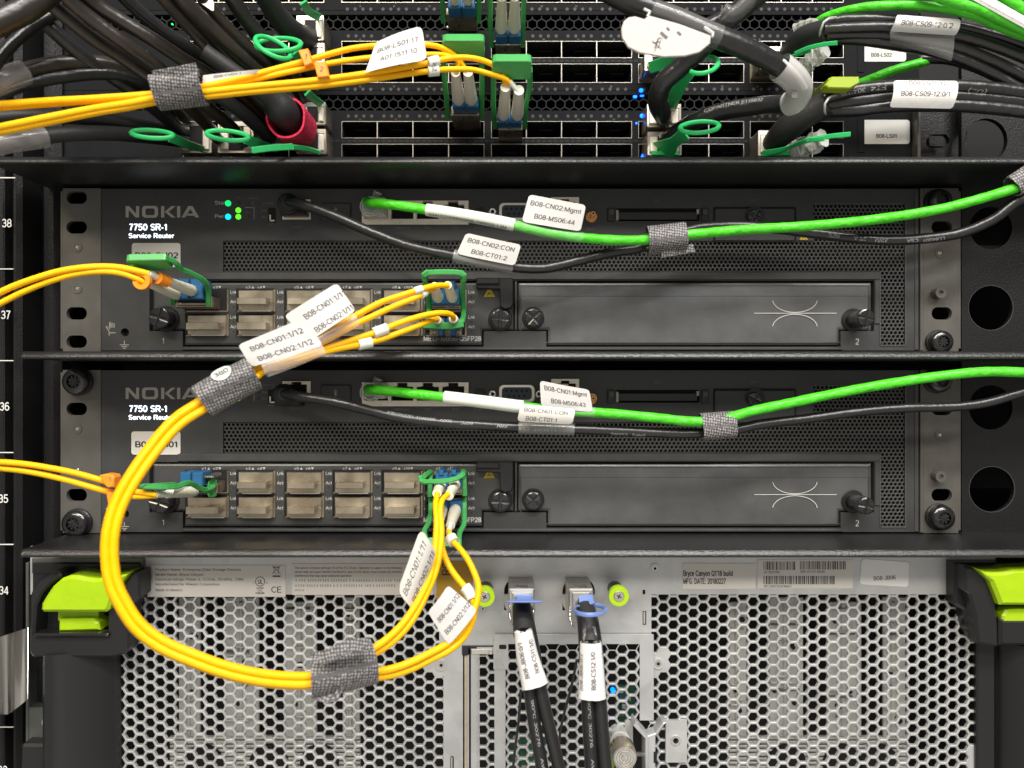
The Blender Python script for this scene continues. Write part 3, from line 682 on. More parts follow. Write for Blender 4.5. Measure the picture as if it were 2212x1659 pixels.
    # rocker for terminal mode
    mb.rect(579, 596, 449, 481, -3, .4, 'dark'); mb.rect(582, 585, 464, 477, -2, 2, 'beige'); mb.rect(582, 593, 475, 478, -2, 2, 'beige')
    # pin header behind the small socket
    esd(mb, 1736, 511, 9, .6)
    mb.build('front_plate', t)
    # ---- grille
    mb = MB()
    def tst(x, y): return (480 < x < 1957 and 518 < y < 590) or (1755 < x < 1957 and 439 < y < 590) or (1899 < x < 1957 and 580 < y < 748)
    mb.honey(tst, (480, 1958, 437, 750), 9.3, .70, -6, -2, 'mesh', flat=False, c=.7)
    mb.build('grille', t)
    # ---- ears
    for x0, x1, nm in ((130, 218, 0), (1988, 2076, 1)):
        mb = MB(); cx = 166 if nm == 0 else 2034; w = 22
        hs = [(cx-w, cx+w, y-13.5, y+13.5, 13) for y in (427, 491, 677, 738)]
        mb.plate((x0+6 if nm == 0 else x0, x1 if nm == 0 else x1-6, 407, 759), hs, -9, 1.5, 'ear')
        e = rr(x0, x0+12, 407, 759, 6) if nm == 0 else rr(x1-12, x1, 407, 759, 6)
        if nm == 0: mb.rect(x0, x0+7, 412, 754, -9, 1.45, 'ear', c=1.5)
        else: mb.rect(x1-7, x1, 412, 754, -9, 1.45, 'ear', c=1.5); mb.rect(x0, x0+7, 408, 758, 1, 4, 'ear', c=1.5)
        b = mb.build('mounting_ear', t)
        for y in (533.5, 623):
            mb = MB(); 
            if nm == 1 and y > 600:
                mb.ring(2033, y+9, 5, 12, 1, 22, 'ear'); mb.cyl(2033, y+9, 5, 1, 15, 'steel', c=1, n=6)
            else:
                yy = y+13 if nm else y; xx = 2031 if nm else 166
                mb.ring(xx, yy, 5, 11, .5, 3, 'ear'); mb.cyl(xx, yy, 4.6, .5, 4, 'steel', c=1.2, n=12)
            mb.build('screw', b)
    # ---- lamps
    for x, y, r, m in ((492.5, 439, 6.4, 'ledg'), (492.5, 468, 6.4, 'ledc'), (514.5, 454, 5.8, 'ledl'), (514.5, 468, 5.8, 'ledl'), (514.5, 439, 4.5, 'dot')):
        mb = MB(); mb.cyl(x, y, r, -.5, 1.6, m, c=.8, n=20); mb.build('status_lamp', t)
    # ---- console socket
    mb = MB(); mb.plate((610, 671, 431, 474), [(618, 663, 438, 467), (630, 651, 432.5, 440)], -13, 2, 'beige'); mb.rect(612, 669, 433, 473, -13, -12, 'dark')
    mb.build('console_socket', t)
    mb = MB(); mb.rect(693, 758, 438, 476, -.5, 5, 'face', r=4, c=2)
    stroke(mb, [(721.5, 452), (728.5, 460), (725, 463.5), (725, 448), (728.5, 452), (721.5, 460)], 1.1, 5.2, 'inkg')
    mb.build('bluetooth_button', t)
    # ---- four sockets in one shell
    mb = MB(); hs = []
    for a, b in ((786, 838), (845, 893), (900, 948), (955, 1003)):
        hs += [(a, b, 442, 473)]
        hs += [((a+b)/2-11, (a+b)/2+11, 434.5, 443)]
    mb.plate((782, 1012, 433.5, 485), hs, -12, 2.2, 'beige')
    for a in (840, 896, 950): mb.plate((a-12, a+12, 435, 443), [(a-10, a-2, 437, 442), (a+2, a+10, 437, 442)], 2, 3, 'beige')
    mb.rect(784, 1010, 435, 483, -14, -12, 'dark')
    for a in (790, 849, 904, 959):
        for k in range(8): mb.rect(a+4+k*4.6, a+5.6+k*4.6, 444, 455, -12, -8, 'swmesh')
    mb.build('socket_bank', t)
    mb = MB(); mb.ring(1037, 459, 9.5, 12.5, -.5, 2, 'dot'); mb.cyl(1037, 459, 9, -4, 1, 'black', c=1); mb.build('lamp_test_button', t)
    # ---- nine pin port
    mb = MB(); o = [(1078, 444), (1084, 437), (1148, 437), (1155, 444), (1150, 468), (1143, 476), (1088, 476), (1081, 468)]
    o = rr(1077, 1156, 437, 477, 11)
    mb.prism(o, 0, 5, 'edge', c=1.5); mb.rect(1084, 1149, 443, 470, 4.5, 6.2, 'portb', r=8, c=.5)
    for k in range(5): mb.cyl(1094+k*11, 451, 2.4, 6, 6.9, 'dark', n=10)
    for k in range(4): mb.cyl(1099.5+k*11, 462, 2.4, 6, 6.9, 'dark', n=10)
    for x in (1064, 1164): mb.cyl(x, 457, 9.5, 0, 8, 'chrome', c=1.5, n=6); mb.cyl(x, 457, 4, 7, 8.4, 'dark', n=12)
    mb.build('serial_port', t)
    mb = MB(); mb.plate((1191, 1251, 426, 474), [(1198, 1244, 436, 468), (1212, 1230, 430, 438)], -12, 2, 'beige'); mb.rect(1193, 1249, 428, 472, -13, -12, 'dark'); mb.rect(1214, 1228, 437, 446, -10, 1, 'silver'); mb.build('alarm_socket', t)
    mb = MB(); mb.cyl(1278, 468, 13, 0, 5, 'gold', c=1.5, n=24); X, Y, _ = U(1279, 467, 5)
    for r, a, b in ((11, 5, 9), (7.5, 9, 24), (5.5, 24, 30)): mb.prism(circ(X, Y, r, 20), a, b, 'gold', c=1, app=False)
    mb.prism(circ(X, Y, 2.6, 12), 30, 30.3, 'dark', app=False); mb.build('coaxial_port', t)
    # ---- card slot and card cover
    mb = MB(); mb.rect(1331, 1510, 451, 477, -14, -12, 'dark'); mb.rect(1334, 1507, 458, 475, -10, -2, 'black', c=1, r=3); mb.rect(1331, 1336, 454, 476, -8, 3, 'inkg'); mb.rect(1505, 1510, 452, 462, -8, 3, 'inkg'); mb.build('card_slot', t)
    mb = MB(); mb.rect(1541, 1720, 447, 523, -.5, 1.5, 'dark', r=4); mb.rect(1544, 1717, 450, 520, 0, 4, 'face', r=4, c=1.5); b = mb.build('card_cover', t)
    mb = MB(); X, Y = 1631, 466; mb.ring(X, Y, 12, 21, 3, 6, 'black'); slot_screw(mb, X, Y, 15, 3, 14, 'blackgl', a=30); mb.build('thumb_screw', b)
    # ---- left line card
    mb = MB(); d = -3
    poly = [(331, 611), (1109, 611), (1109, 712), (1041, 712), (1041, 745), (399, 745), (399, 712), (331, 712)]
    mb.prism(poly, -13, d, 'module', c=4, cd=2)
    mb.rect(1112, 1117, 607, 713, -13, -1, 'module', c=1)
    for i, (a, b) in enumerate(CAGES):
        for k, (y0, y1) in enumerate(((625, 672), (679, 725))):
            mb.rect(a-3, b+5, y0-2, y1+2, d-.2, d+.5, 'dark'); mb.rect(b+1, b+5, y0, y1, d, d+3, 'silver', c=.5); mb.rect(a-1, b+4, y1-1, y1+1.5, d, d+3, 'silver', c=.5)
            x = b+8.5
            if i < 6:
                sh = 'inkw'
                text(mb, 'Lnk', x, y0+9.5, 6.9, d+.4, sh, width=14.5); text(mb, 'Act', x, y0+30, 6.9, d+.4, sh, width=14)
                mb.cyl(x+7, y0+16.5, 2.7, d, d+.5, 'dot', n=10); mb.cyl(x+7, y0+37, 2.7, d, d+.5, 'dot', n=10)
        ch = 2*i+1; xx = (a+b)/2-17+(10 if i == 0 else 0)
        text(mb, 'c%d' % ch, xx-3, 623.3, 5.6, d+.4, 'inkw', width=10 if ch < 10 else 13); tri(mb, xx+(12 if ch < 10 else 15), 620.8, 3.1, d+.4, 'inkw')
        text(mb, 'c%d' % (ch+1), xx+22, 623.3, 5.6, d+.4, 'inkw', width=10 if ch < 9 else 13); tri(mb, xx+(36 if ch < 9 else 39), 620.5, 3.1, d+.4, 'inkw', False)
    text(mb, 'ME12-100GB-QSFP28', 915, 736.5, 10.2, d+.4, 'inkw', width=125, bold=True)
    esd(mb, 1057, 632, 12.5, d+.5)
    card = mb.build('line_card', t)
    for i, (a, b) in enumerate(CAGES[:5]):
        for k, (y0, y1) in enumerate(((627, 671.5), (681, 724))):
            if i == 0 and k == 0: continue
            mb = MB(); a_ = a+2; b_ = b
            mb.rect(a_, b_, y0, y1, d, 6, 'silver', c=1.2)
            hx = a_+(b_-a_)*.80 if i < 4 else a_+(b_-a_)*.84
            hy = y0+(y1-y0)*.36
            mb.rect(a_-4 if i < 2 else a_+1, hx, hy, hy+(14.5 if k == 0 else 16), 6, 26, 'silver', c=1)
            mb.rect(hx, b_-2, hy+6.5, hy+7.5, 5.8, 6.4, 'edge'); mb.rect(a_+8, b_-4, y1-1.2, y1+1.4, 2, 8, 'edge', c=.4)
            mb.build('cage_cover', card)
    mb = MB(); L_ = rr(1027, 1109, 601, 627, 3)
    mb.prism([(1029, 600), (1106, 600), (1109, 604), (1109, 655), (1104, 665), (1090, 668), (1080, 662), (1079, 625), (1029, 623)], d, 20, 'black', c=2)
    mb.prism([(1029, 600), (1079, 600), (1079, 614), (1029, 614)], 20, 26, 'black', c=2)
    mb.build('ejector_lever', card)
    thumb(1080.5, 688.5, 21, d, 14, card, a=4); thumb(343, 686, 23, d, 34, card, a=18)
    # ---- right blank cover
    mb = MB()
    mb.prism([(1120, 611), (1882, 611), (1882, 712), (1812, 712), (1812, 745), (1184, 745), (1184, 712), (1120, 712)], -13, d, 'coverm', c=5, cd=2.4)
    mb.prism([(1122, 617), (1880, 617), (1880, 640), (1122, 640)], d, d+.8, 'coverm', c=.5)
    mb.plate((1124, 1878, 616, 741), [(1126, 1876, 618, 739)], d, d+1.6, 'module')
    for sgn, yc in ((-1, 677), (1, 677)):
        pts = []
        for k in range(25):
            a = -1+2*k/24; pts.append((1717+48*math.sin(a*1.5)/math.sin(1.5), yc+sgn*(2.2+25.5*(1-math.cos(a*1.5))/(1-math.cos(1.5)))))
        stroke(mb, pts, 1.5, d+1.9, 'inkw')
    stroke(mb, [(1629, 676.6), (1807, 676.6)], 1.5, d+1.95, 'inkw')
    cv = mb.build('blank_cover', t)
    thumb(1152, 686, 19.5, d, 16, cv, a=45); thumb(1872, 686, 19, d, 60, cv, flare=1.1, a=12)
    return t
router = make_router()
r2 = copy_tree(router); r2.location = r2.location-Vector((0, 0, 392*S)); r2['label'] = 'lower dark grey service router beside rack numbers 36 and 35'
sticker('asset_sticker', 285, 390, 525, 577, .3, 'B08-CN02', 292, 558, 12.5, 'large pale asset sticker reading B08-CN02 below the upper router lettering', bold=True, align='l', w=94)
sticker('asset_sticker', 284, 390, 932, 982, .3, 'B08-CN01', 292, 966, 12.5, 'large pale asset sticker reading B08-CN01 behind the yellow cable loop', bold=True, align='l', w=94)
def mount_screw(x, y, label, r=27):
    mb = MB(); d = 26; X, Y, _ = U(x, y, d); q = r*K(d)
    mb.prism(circ(X-1, Y, q*1.08, 28), 1.6, 10, 'black', c=2, app=False)
    V = []; prof = [(q, 10), (q, 18), (q*.9, 23), (q*.62, d), (q*.5, d)]; n = 28
    vs = [(X+a*math.cos(2*math.pi*i/n), Y+a*math.sin(2*math.pi*i/n), b) for a, b in prof for i in range(n)]
    mb.add(vs, [[k*n+i, k*n+(i+1) % n, (k+1)*n+(i+1) % n, (k+1)*n+i] for k in range(4) for i in range(n)], 'blackgl', True)
    mb.prism(circ(X, Y, q*.5, n), d-6, d-5.5, 'blackgl', app=False)
    for a in (20, 65, 110, 155):
        c, s_ = math.cos(R(a)), math.sin(R(a)); w, l = 2.4, q*.46
        mb.prism([(X+c*l-s_*w, Y+s_*l+c*w), (X-c*l-s_*w, Y-s_*l+c*w), (X-c*l+s_*w, Y-s_*l-c*w), (X+c*l+s_*w, Y+s_*l-c*w)], d-6, d-2-a*.004, 'black', c=.6, app=False)
    return tag(mb.build('mounting_screw'), label, 'screw', 'black screws holding the router ears')
mount_screw(2039, 738, 'black recessed screw at the bottom of the upper router right ear', 25)
mount_screw(2036, 431, 'black screw at the top of the upper router right ear', 25)
mount_screw(2041, 1120, 'black recessed screw at the bottom of the lower router right ear', 27)
mount_screw(2036, 822, 'black screw at the top of the lower router right ear', 26)
mount_screw(158, 824, 'black screw at the top of the lower router left ear', 29)
mount_screw(157, 1133, 'black screw at the bottom of the lower router left ear', 29)
# ================================================================ storage unit at the bottom
st = thing('storage_server', 'galvanised perforated storage server at the bottom with lime handles', 'server', (1106, 1900, 60))
D = 60
def ux(x): return U(x, 0, D)[0]
def uy(y): return U(0, y, D)[1]
YT = uy(1284)
# front sheet above the perforation, with the two D shaped openings
mb = MB()
mb.plate((66, 2150, 1180, 1284), [(1089, 1153, 1247, 1330, 30), (1215, 1285, 1246, 1330, 32), (1388, 1394, 1274, 1284)], D-6, D, 'zinc')
mb.rect(66, 2150, 1186, 1192, D-40, D-6, 'zinc', app=True)
mb.build('front_sheet', st)
mb = MB(); mb.prism([(949, 1284), (1407, 1284), (1407, 1318), (949, 1318)], D-6, D, 'zinc')
mb.plate((949, 1407, 1318, 1371), [(1388, 1396, 1320, 1350)], D-6, D-.6, 'zinc')
mb.rect(958, 1000, 1371, 1900, D-6, D-.3, 'zinc', app=True)
mb.prism([(949, 1371), (1068, 1371), (1068, 1396), (949, 1396)], D-6, D-.45, 'zinc')
mb.rect(1389.5, 1394, 1322, 1348, D-6, D+2, 'edge', r=1.5, c=.8)
mb.build('centre_sheet', st)
# perforated fields
def honey_part(name, test, x0, x1, y0, y1, solid=None):
    mb = MB(); mb.honey(test, (ux(x0), ux(x1), uy(y0), uy(y1)), 24.0, .80, D-9, D-1, 'zinc', flat=True, c=1.1, solid=solid); return mb.build(name, st)
honey_part('perforated_panel', lambda x, y: ux(256) < x < ux(962), 258, 962, 1276, 1720, lambda x, y: (x > ux(925) and uy(1420) < y < uy(1455)))
honey_part('perforated_panel', lambda x, y: ux(1405) < x < ux(2124), 1412, 2124, 1276, 1720, lambda x, y: (x < ux(1440) and uy(1405) < y < uy(1460)) or (x > ux(2092) and y > uy(1618)))
# raised centre tray
mb = MB(); q = D+8
mb.plate((1068, 1412, 1371, 1556), [(1092, 1382, 1391, 1556.1)], q-4, q, 'zinc')
mb.plate((1068, 1367, 1556, 1760), [(1092, 1350, 1555.9, 1760)], q-4, q, 'zinc')
mb.plate((1030, 1068, 1398, 1760), [(1036, 1068.1, 1412, 1760)], q-7, q-3.5, 'zinc')
mb.plate((1066, 1098, 1388, 1446), [(1072, 1088, 1406, 1440)], q-2, q+1.5, 'zinc')
mb.rect(1075, 1086, 1412, 1438, q-10, q-4, 'edge', c=1); mb.rect(1078, 1094, 1393, 1402, q-8, q+2.5, 'dark', r=3)
h = lambda x: U(x, 0, q)[0]; hy = lambda y: U(0, y, q)[1]
mb.honey(lambda x, y: (h(1034) < x < h(1392) and hy(1405) < y and (y < hy(1545) or x < h(1355))) or (h(1094) < x < h(1392) and hy(1388) < y < hy(1410)), (h(1043), h(1392), hy(1404), hy(1740)), 23.8, .80, q-9, q-1, 'zinc', flat=True, c=1.1)
mb.build('centre_tray', st)
mb = MB(); mb.rect(1000, 1030, 1400, 1800, D-30, D-12, 'dark'); mb.rect(1003, 1011, 1415, 1760, D-12, D-2, 'stone', c=1); mb.rect(1012, 1016, 1415, 1760, D-12, D-4, 'dark')
mb.rect(1017, 1034, 1402, 1760, D-10, D+4, 'zinc', c=1); mb.rect(1018, 1064, 1402, 1414, D-8, D+6, 'edge', c=1.2); mb.rect(998, 1012, 1395, 1415, D-6, D+3, 'black', c=1); mb.rect(1012, 1066, 1395, 1402, D-6, D+3, 'black', c=1)
mb.rect(1010, 1013, 1415, 1760, D-5, D+1, 'zinc')
mb.build('guide_rail', st)
mb = MB(); mb.rect(973, 980, 1634, 1700, D-1, D+1.2, 'dark', r=3); mb.rect(974.5, 977.5, 1636, 1700, D, D+2, 'edge', r=1, c=.5); mb.build('slot', st)
for x, y, r in ((953, 1437, 12), (1422, 1434, 12), (1415, 1228, 11), (834, 1212, 0), (1043, 1315, 7)):
    if not r: continue
    mb = MB(); mb.ring(x, y, r*.62, r, D-1, D+1.6, 'zinc'); mb.ring(x, y, r*.3, r*.55, D-2, D+1.2, 'steel'); mb.cyl(x, y, r*.34, D-3, D+.9, 'dark', n=14)
    mb.cyl(x, y, r*1.05, D-6, D+.4, 'zinc') if r > 11 else None
    mb.build('rivet', st)
# inner fins seen through the holes
for a, b in ((386, 432), (484, 559), (613, 684), (740, 777), (1575, 1613), (1662, 1735), (1787, 1861), (1908, 1956)):
    mb = MB(); mb.rect(a, b, 1300 if a % 2 else 1290, 1592, -34, -28, 'zincin', c=1.5); mb.rect((a+b)/2-6, (a+b)/2+2, 1300, 1590, -30, -24, 'zincin', c=2)
    rnd = random.Random(a)
    for q in range(4): mb.cyl(a+rnd.uniform(8, b-a-8), rnd.uniform(1310, 1580), rnd.uniform(3, 7), -28, -23.8, 'dark', n=14)
    for q in range(5): yy = rnd.uniform(1310, 1570); mb.rect(a+4, b-4-rnd.uniform(0, 20), yy, yy+rnd.uniform(2, 5), -28, -22, rnd.choice(('zincin', 'steel', 'zincd')), c=1)
    mb.build('inner_fin', st)
for a, b in ((366, 778), (1575, 1962)):
    mb = MB()
    for k in range(9): mb.rect(a, b, 1592+k*9, 1598+k*9, -40, -30, 'zincin', c=2)
    for c in (440, 580, 690) if a < 1000 else (1700, 1820, 1900): mb.cyl(c, 1650, 42, -30, -26, 'dark')
    mb.build('fan_housing', st)
mb = MB(); mb.rect(200, 2200, 1200, 1800, -300, -290, 'dark'); mb.build('inner_wall', st)
rnd = random.Random(11)
for q in range(26):
    xx = rnd.choice((rnd.uniform(270, 960), rnd.uniform(1420, 2100))); yy = rnd.uniform(1300, 1650); w_ = rnd.uniform(8, 34)
    mb = MB(); mb.rect(xx, xx+w_, yy, yy+rnd.uniform(4, 22), -110, -100, rnd.choice(('zincd', 'swmesh', 'swf', 'swmesh')), c=2); mb.build('inner_block', st)
mb = MB(); mb.rect(1100, 1180, 1585, 1800, -2, 4, 'pcb')
mb.rect(1330, 1372, 1480, 1800, -2, 4, 'pcb')
for k in range(14): mb.rect(1108+(k*37 % 60), 1122+(k*37 % 60), 1590+k*9, 1598+k*9, 4, 9, 'silver' if k % 3 else 'inkw')
for k in range(9): mb.rect(1334+(k*17 % 24), 1346+(k*17 % 24), 1488+k*17, 1497+k*17, 4, 9, 'silver' if k % 2 else 'inkw')
mb.build('circuit_board', st)
mb = MB(); mb.cyl(1326, 1497, 5, 0, 20, 'ledb', c=3); mb.build('status_lamp', st)
# bracket bottom right of the tray
mb = MB()
mb.plate((1438, 1484, 1556, 1647), [(1452, 1468, 1592, 1608, 8)], D-1, D+6, 'zinc')
mb.ring(1460, 1600, 6, 11, D+5, D+8, 'chrome')
mb.prism([(1373, 1560), (1400, 1592), (1400, 1720), (1394, 1720), (1394, 1596), (1368, 1568)], D, D+42, 'zinc', c=1, back=True)
mb.prism([(1440, 1560), (1416, 1590), (1416, 1720), (1392, 1720), (1392, 1592), (1416, 1584), (1432, 1562)], D, D+30, 'zinc', c=1.5)
mb.rect(1412, 1419, 1624, 1648, D+29, D+31, 'dark', r=2); mb.rect(1368, 1374, 1562, 1612, D-2, D+1, 'dark')
mb.build('bracket', st)
mb = MB(); X, Y, _ = U(1350, 1637, 150)
n = 36; prof = [(12, D), (12, 100), (22, 104), (24, 110), (24, 146), (22.5, 150)]
vs = [(X+a*math.cos(2*math.pi*i/n)*K(150)*1.12, Y+a*math.sin(2*math.pi*i/n)*K(150)*1.12, b) for a, b in prof for i in range(n)]
mb.add(vs, [[k*n+i, k*n+(i+1) % n, (k+1)*n+(i+1) % n, (k+1)*n+i] for k in range(len(prof)-1) for i in range(n)], 'silver', True)
mb.prism(circ(X, Y, 22.4, n), 149, 150.2, 'chrome', app=False)
for r in (6, 11, 16, 20): mb.ring(X, Y, r, r+1, 150, 151, 'silver', app=False)
mb.tube([(1335, 1637, 128), (1372, 1628, 95), (1400, 1630, 80)], 10, 'chrome', n=10)
mb.build('knob', st)
mb = MB(); X, Y, _ = U(1340, 1600, 95); mb.prism(circ(X, Y, 20, 28), D, 98, 'clear', c=3, app=False); mb.build('clear_spacer', st)
mb = MB(); mb.tube([(1317, 1600, 75), (1322, 1650, 80), (1322, 1700, 80)], 9, 'lime'); mb.build('lime_strip', st)
# lime thumb screws
for x, y in ((1337, 1288), (1047, 1289)):
    mb = MB(); d1 = 122; mb.ring(x, y, 11.5, 21.5, d1-14, d1, 'lime'); X, Y, _ = U(x, y, d1)
    mb.prism(circ(X, Y, 15, 24), D, d1-12, 'black', app=False, smooth=True)
    mb.prism(circ(X, Y, 11, 24), d1-12, d1+2, 'steel', c=1.5, app=False)
    for a in (0, 90): c, s_ = math.cos(R(a+30)), math.sin(R(a+30)); mb.prism([(X+c*5-s_, Y+s_*5+c), (X-c*5-s_, Y-s_*5+c), (X-c*5+s_, Y-s_*5-c), (X+c*5+s_, Y+s_*5-c)], d1+1.5, d1+2.4, 'dark', app=False)
    mb.build('lime_screw', st)
# ---- handles
def lat(mb, P, m, c=2): # solid from polygons given at several depths
    pass
mb = MB()
mb.prism([(70, 1216), (300, 1216), (306, 1240), (306, 1300), (290, 1310), (70, 1310)], D, D+12, 'black', c=2)
hb = [(64, 1290), (70, 1272), (84, 1252), (106, 1238), (128, 1236), (133, 1246), (110, 1262), (90, 1282), (78, 1310), (74, 1372), (232, 1372), (233, 1315), (246, 1300), (282, 1240), (300, 1236), (302, 1250), (302, 1290), (281, 1310), (279, 1400), (268, 1414), (240, 1420), (70, 1420), (63, 1410)]
mb.prism(hb, D+12, 118, 'black', c=4)
mb.rect(72, 232, 1240, 1375, D+6, D+16, 'dark')
mb.rect(70, 233, 1369, 1377, 100, 128, 'blackgl', c=4, r=3)
mb.build('handle_housing', st)
mb = MB(); path = Path([(183, 1395, 68), (183, 1450, 70), (183, 1560, 72), (183, 1750, 72)])
ell = lambda w: (lambda i, t: [(44*math.copysign(abs(math.cos(a))**.85, math.cos(a)), w/2*math.copysign(abs(math.sin(a))**.6, math.sin(a))) for a in [2*math.pi*q/28 for q in range(28)]])
mb.sweep(path, 'black', ell(146))
mb.rect(44, 112, 1608, 1750, 40, 78, 'black', c=5, r=6)
mb.build('handle_grip', st)
mb = MB(); top = [(87, 1318), (88, 1306), (96, 1292), (112, 1268), (132, 1250), (150, 1244), (166, 1244), (184, 1248), (205, 1251), (228, 1249), (252, 1245), (274, 1241), (256, 1266), (244, 1290), (234, 1318), (228, 1323), (92, 1323)]
X = [U(x, y, 128)[:2] for x, y in top]; Xi = inset(X, 4); n = len(X)
mb.prism(top, D+14, 136, 'lime', c=6)
mb.rect(126, 213, 1320, 1340, D+14, 98, 'lime'); mb.prism([(126, 1338), (200, 1337), (213, 1345), (215, 1362), (126, 1365)], D+14, 112, 'lime', c=4)
mb.build('handle_latch', st)
mb = MB(); mb.rect(62, 105, 1528, 1606, 20, 46, 'zincd', c=1); mb.rect(94, 101, 1427, 1606, 30, 66, 'zincd', c=1); mb.ring(100, 1560, 5, 10, 44, 48, 'steel'); mb.rect(55, 62, 1216, 1610, 10, 48, 'zincd', c=1.5); mb.rect(62, 94, 1424, 1530, 5, 20, 'dark')
mb.rect(69, 310, 1206, 1238, 62, 66, 'zincd');  # dark strip over the front sheet, shade by the handle put into its colour
mb.build('side_bracket', st)
mb = MB()
vs = []; prof = [(-60, 118), (0, 122), (8, 128), (16, 128), (24, 120), (28, 104), (32, 100), (46, 104), (58, 104), (61, 98)]
for yy, k in ((0, 0), (1, 1)):
    for x, d in prof:
        ya = 1376-(max(0, x)/61)*20 if yy == 0 else 1543-(0 if x < 20 else (x-20)/41*34)
        vs.append(U(x, ya, d))
n = len(prof); mb.add(vs+[(a, b, c-3) for a, b, c in vs], [[i, i+1, n+i+1, n+i] for i in range(n-1)]+[[2*n+i, 2*n+i+1, 3*n+i+1, 3*n+i] for i in range(n-1)]+[[i, i+1, 2*n+i+1, 2*n+i] for i in range(n-1)]+[[n+i, n+i+1, 3*n+i+1, 3*n+i] for i in range(n-1)], 'steel', True)
tag(mb.build('spring_clip'), 'bent bare metal clip at the left edge beside the lime handle', 'clip')
# right handle
mb = MB()
mb.prism([(2062, 1216), (2400, 1216), (2400, 1395), (2112, 1392), (2094, 1368), (2082, 1318), (2062, 1306)], D-3, D+30, 'black', c=5)
arc = [(2084, 1224), (2104, 1226), (2126, 1240), (2142, 1268), (2152, 1302), (2157, 1350), (2158, 1398), (2148, 1398), (2112, 1390), (2106, 1330), (2094, 1285), (2084, 1276)]
mb.prism(arc, D+26, 118, 'black', c=5)
mb.rect(2160, 2500, 1338, 1395, D+20, 118, 'black', c=6); mb.rect(2158, 2400, 1300, 1345, D+18, D+32, 'dark')
mb.build('handle_housing', st)
mb = MB(); mb.rect(2110, 2150, 1380, 1760, D-3, D+8, 'black', c=3); mb.sweep(Path([(2232, 1385, 68), (2236, 1450, 70), (2236, 1750, 72)]), 'black', ell(160)); mb.build('handle_grip', st)
mb = MB(); mb.prism([(2113, 1230), (2132, 1236), (2150, 1237), (2169, 1236), (2190, 1231), (2212, 1230), (2300, 1226), (2400, 1240), (2400, 1308), (2162, 1308), (2153, 1285), (2142, 1258)], D+20, 136, 'lime', c=6)
mb.prism([(2166, 1345), (2166, 1330), (2174, 1318), (2196, 1316), (2400, 1316), (2400, 1345)], D+20, 116, 'lime', c=4); mb.build('handle_latch', st)
# ---- printed plates on the sheet
mb = MB(); d = D+.3; mb.rect(319, 617, 1221, 1289, d, d+.8, 'sticker'); e = d+1
for t, y, w in (('Product Name: Enterprise Data Storage Devices', 1233, 185), ('Model Name: Bryce Canyon', 1243.5, 104), ('Electrical ratings: Phase 3, 12.5Vdc, 50-60Hz, 128A', 1254, 190), ('Manufactured for Wiwynn Corporation', 1264.5, 139), ('Made in Mexico', 1277, 58)): text(mb, t, 336, y, 5.6, e, 'ink', width=w)
mb.ring(562, 1256, 9.2, 10.6, d, e, 'inkb'); text(mb, 'UL', 557, 1261, 9, e, 'inkb', width=11, bold=True); text(mb, 'c', 547, 1260, 4, e, 'inkb'); text(mb, 'us', 574, 1260, 4, e, 'inkb')
text(mb, 'LISTED', 562, 1272, 4, e, 'inkb', 'c', bold=True); text(mb, 'I.T.E.', 562, 1277.5, 4, e, 'inkb', 'c', bold=True); text(mb, 'E356286', 562, 1283, 4, e, 'inkb', 'c', bold=True)
text(mb, 'CE', 586, 1280, 13, e, 'inkb', width=23)
# crossed waste bin
stroke(mb, [(588, 1221.5), (606, 1239)], 1, e, 'inkb'); stroke(mb, [(606, 1221.5), (588, 1239)], 1, e, 'inkb'); stroke(mb, [(590, 1225), (604, 1225)], 1.6, e, 'inkb'); stroke(mb, [(591, 1225), (593, 1238), (601, 1238), (603, 1225)], 1, e, 'inkb'); mb.rect(589, 606, 1243, 1246, d, e, 'inkb')
tag(mb.build('product_plate'), 'pale product data plate with certification marks, left end of the server front', 'label plate')
mb = MB(); mb.rect(631, 935, 1218, 1285, d, d+.8, 'sticker')
for t, y, w in (('This device complies with part 15 of the FCC Rules. Operation is subject to the following', 1229, 232), ('device may not cause harmful interference, and (2) this device must accept any interfere', 1237.5, 232), ('interference that may cause undesired operation.', 1246, 124)): text(mb, t, 637, y, 5, e, 'ink', width=w)
random.seed(3)
for y, w in ((1256, 226), (1267, 214)):
    x = 638
    while x < 638+w:
        for k in range(3):
            a = random.uniform(0, 4); b = random.uniform(0, 4); stroke(mb, [(x+a*.4, y-4+k*1.9), (x+4-b*.3, y-4+k*1.9+random.uniform(-.5, .5))], .6, e, 'ink')
        stroke(mb, [(x+2+random.uniform(-1, 1), y-5), (x+2+random.uniform(-1.5, 1), y+.8)], .6, e, 'ink'); x += 5.4+random.choice((0, 0, 0, 2))
text(mb, 'VCCI-A', 637, 1277, 4.6, e, 'ink', width=20)
tag(mb.build('compliance_plate'), 'pale compliance notice plate with small print and two lines of Japanese', 'label plate')
mb = MB(); d2 = D+.3; mb.rect(1474, 1632, 1217, 1272, d2, d2+.8, 'sticker')
text(mb, "Bryce Canyon Q1'18 build", 1476, 1244, 11.5, e, 'inkb', width=107, bold=True); text(mb, 'MFG. DATE: 20180227', 1476, 1261, 11.5, e, 'inkb', width=92, bold=True)
tag(mb.build('build_label'), 'pale label with the MFG. DATE line on the server front', 'label')
def barcode(mb, x0, x1, y0, y1, d, seed, mp=None):
    rnd = random.Random(seed); x = x0
    while x < x1-1:
        w = rnd.choice((.9, .9, 1.5, 2.4)); w = min(w, x1-x)
        mb.rect(x, x+w, y0, y1, d-.2, d, 'inkb'); x += w+rnd.choice((.9, 1.4, 2.2))
mb = MB(); mb.rect(1636, 1842, 1209, 1271, d2, d2+.8, 'sticker')
barcode(mb, 1649, 1719, 1213, 1231, e, 1); barcode(mb, 1728, 1827, 1212, 1230, e, 2); barcode(mb, 1649, 1804, 1244, 1262, e, 4)
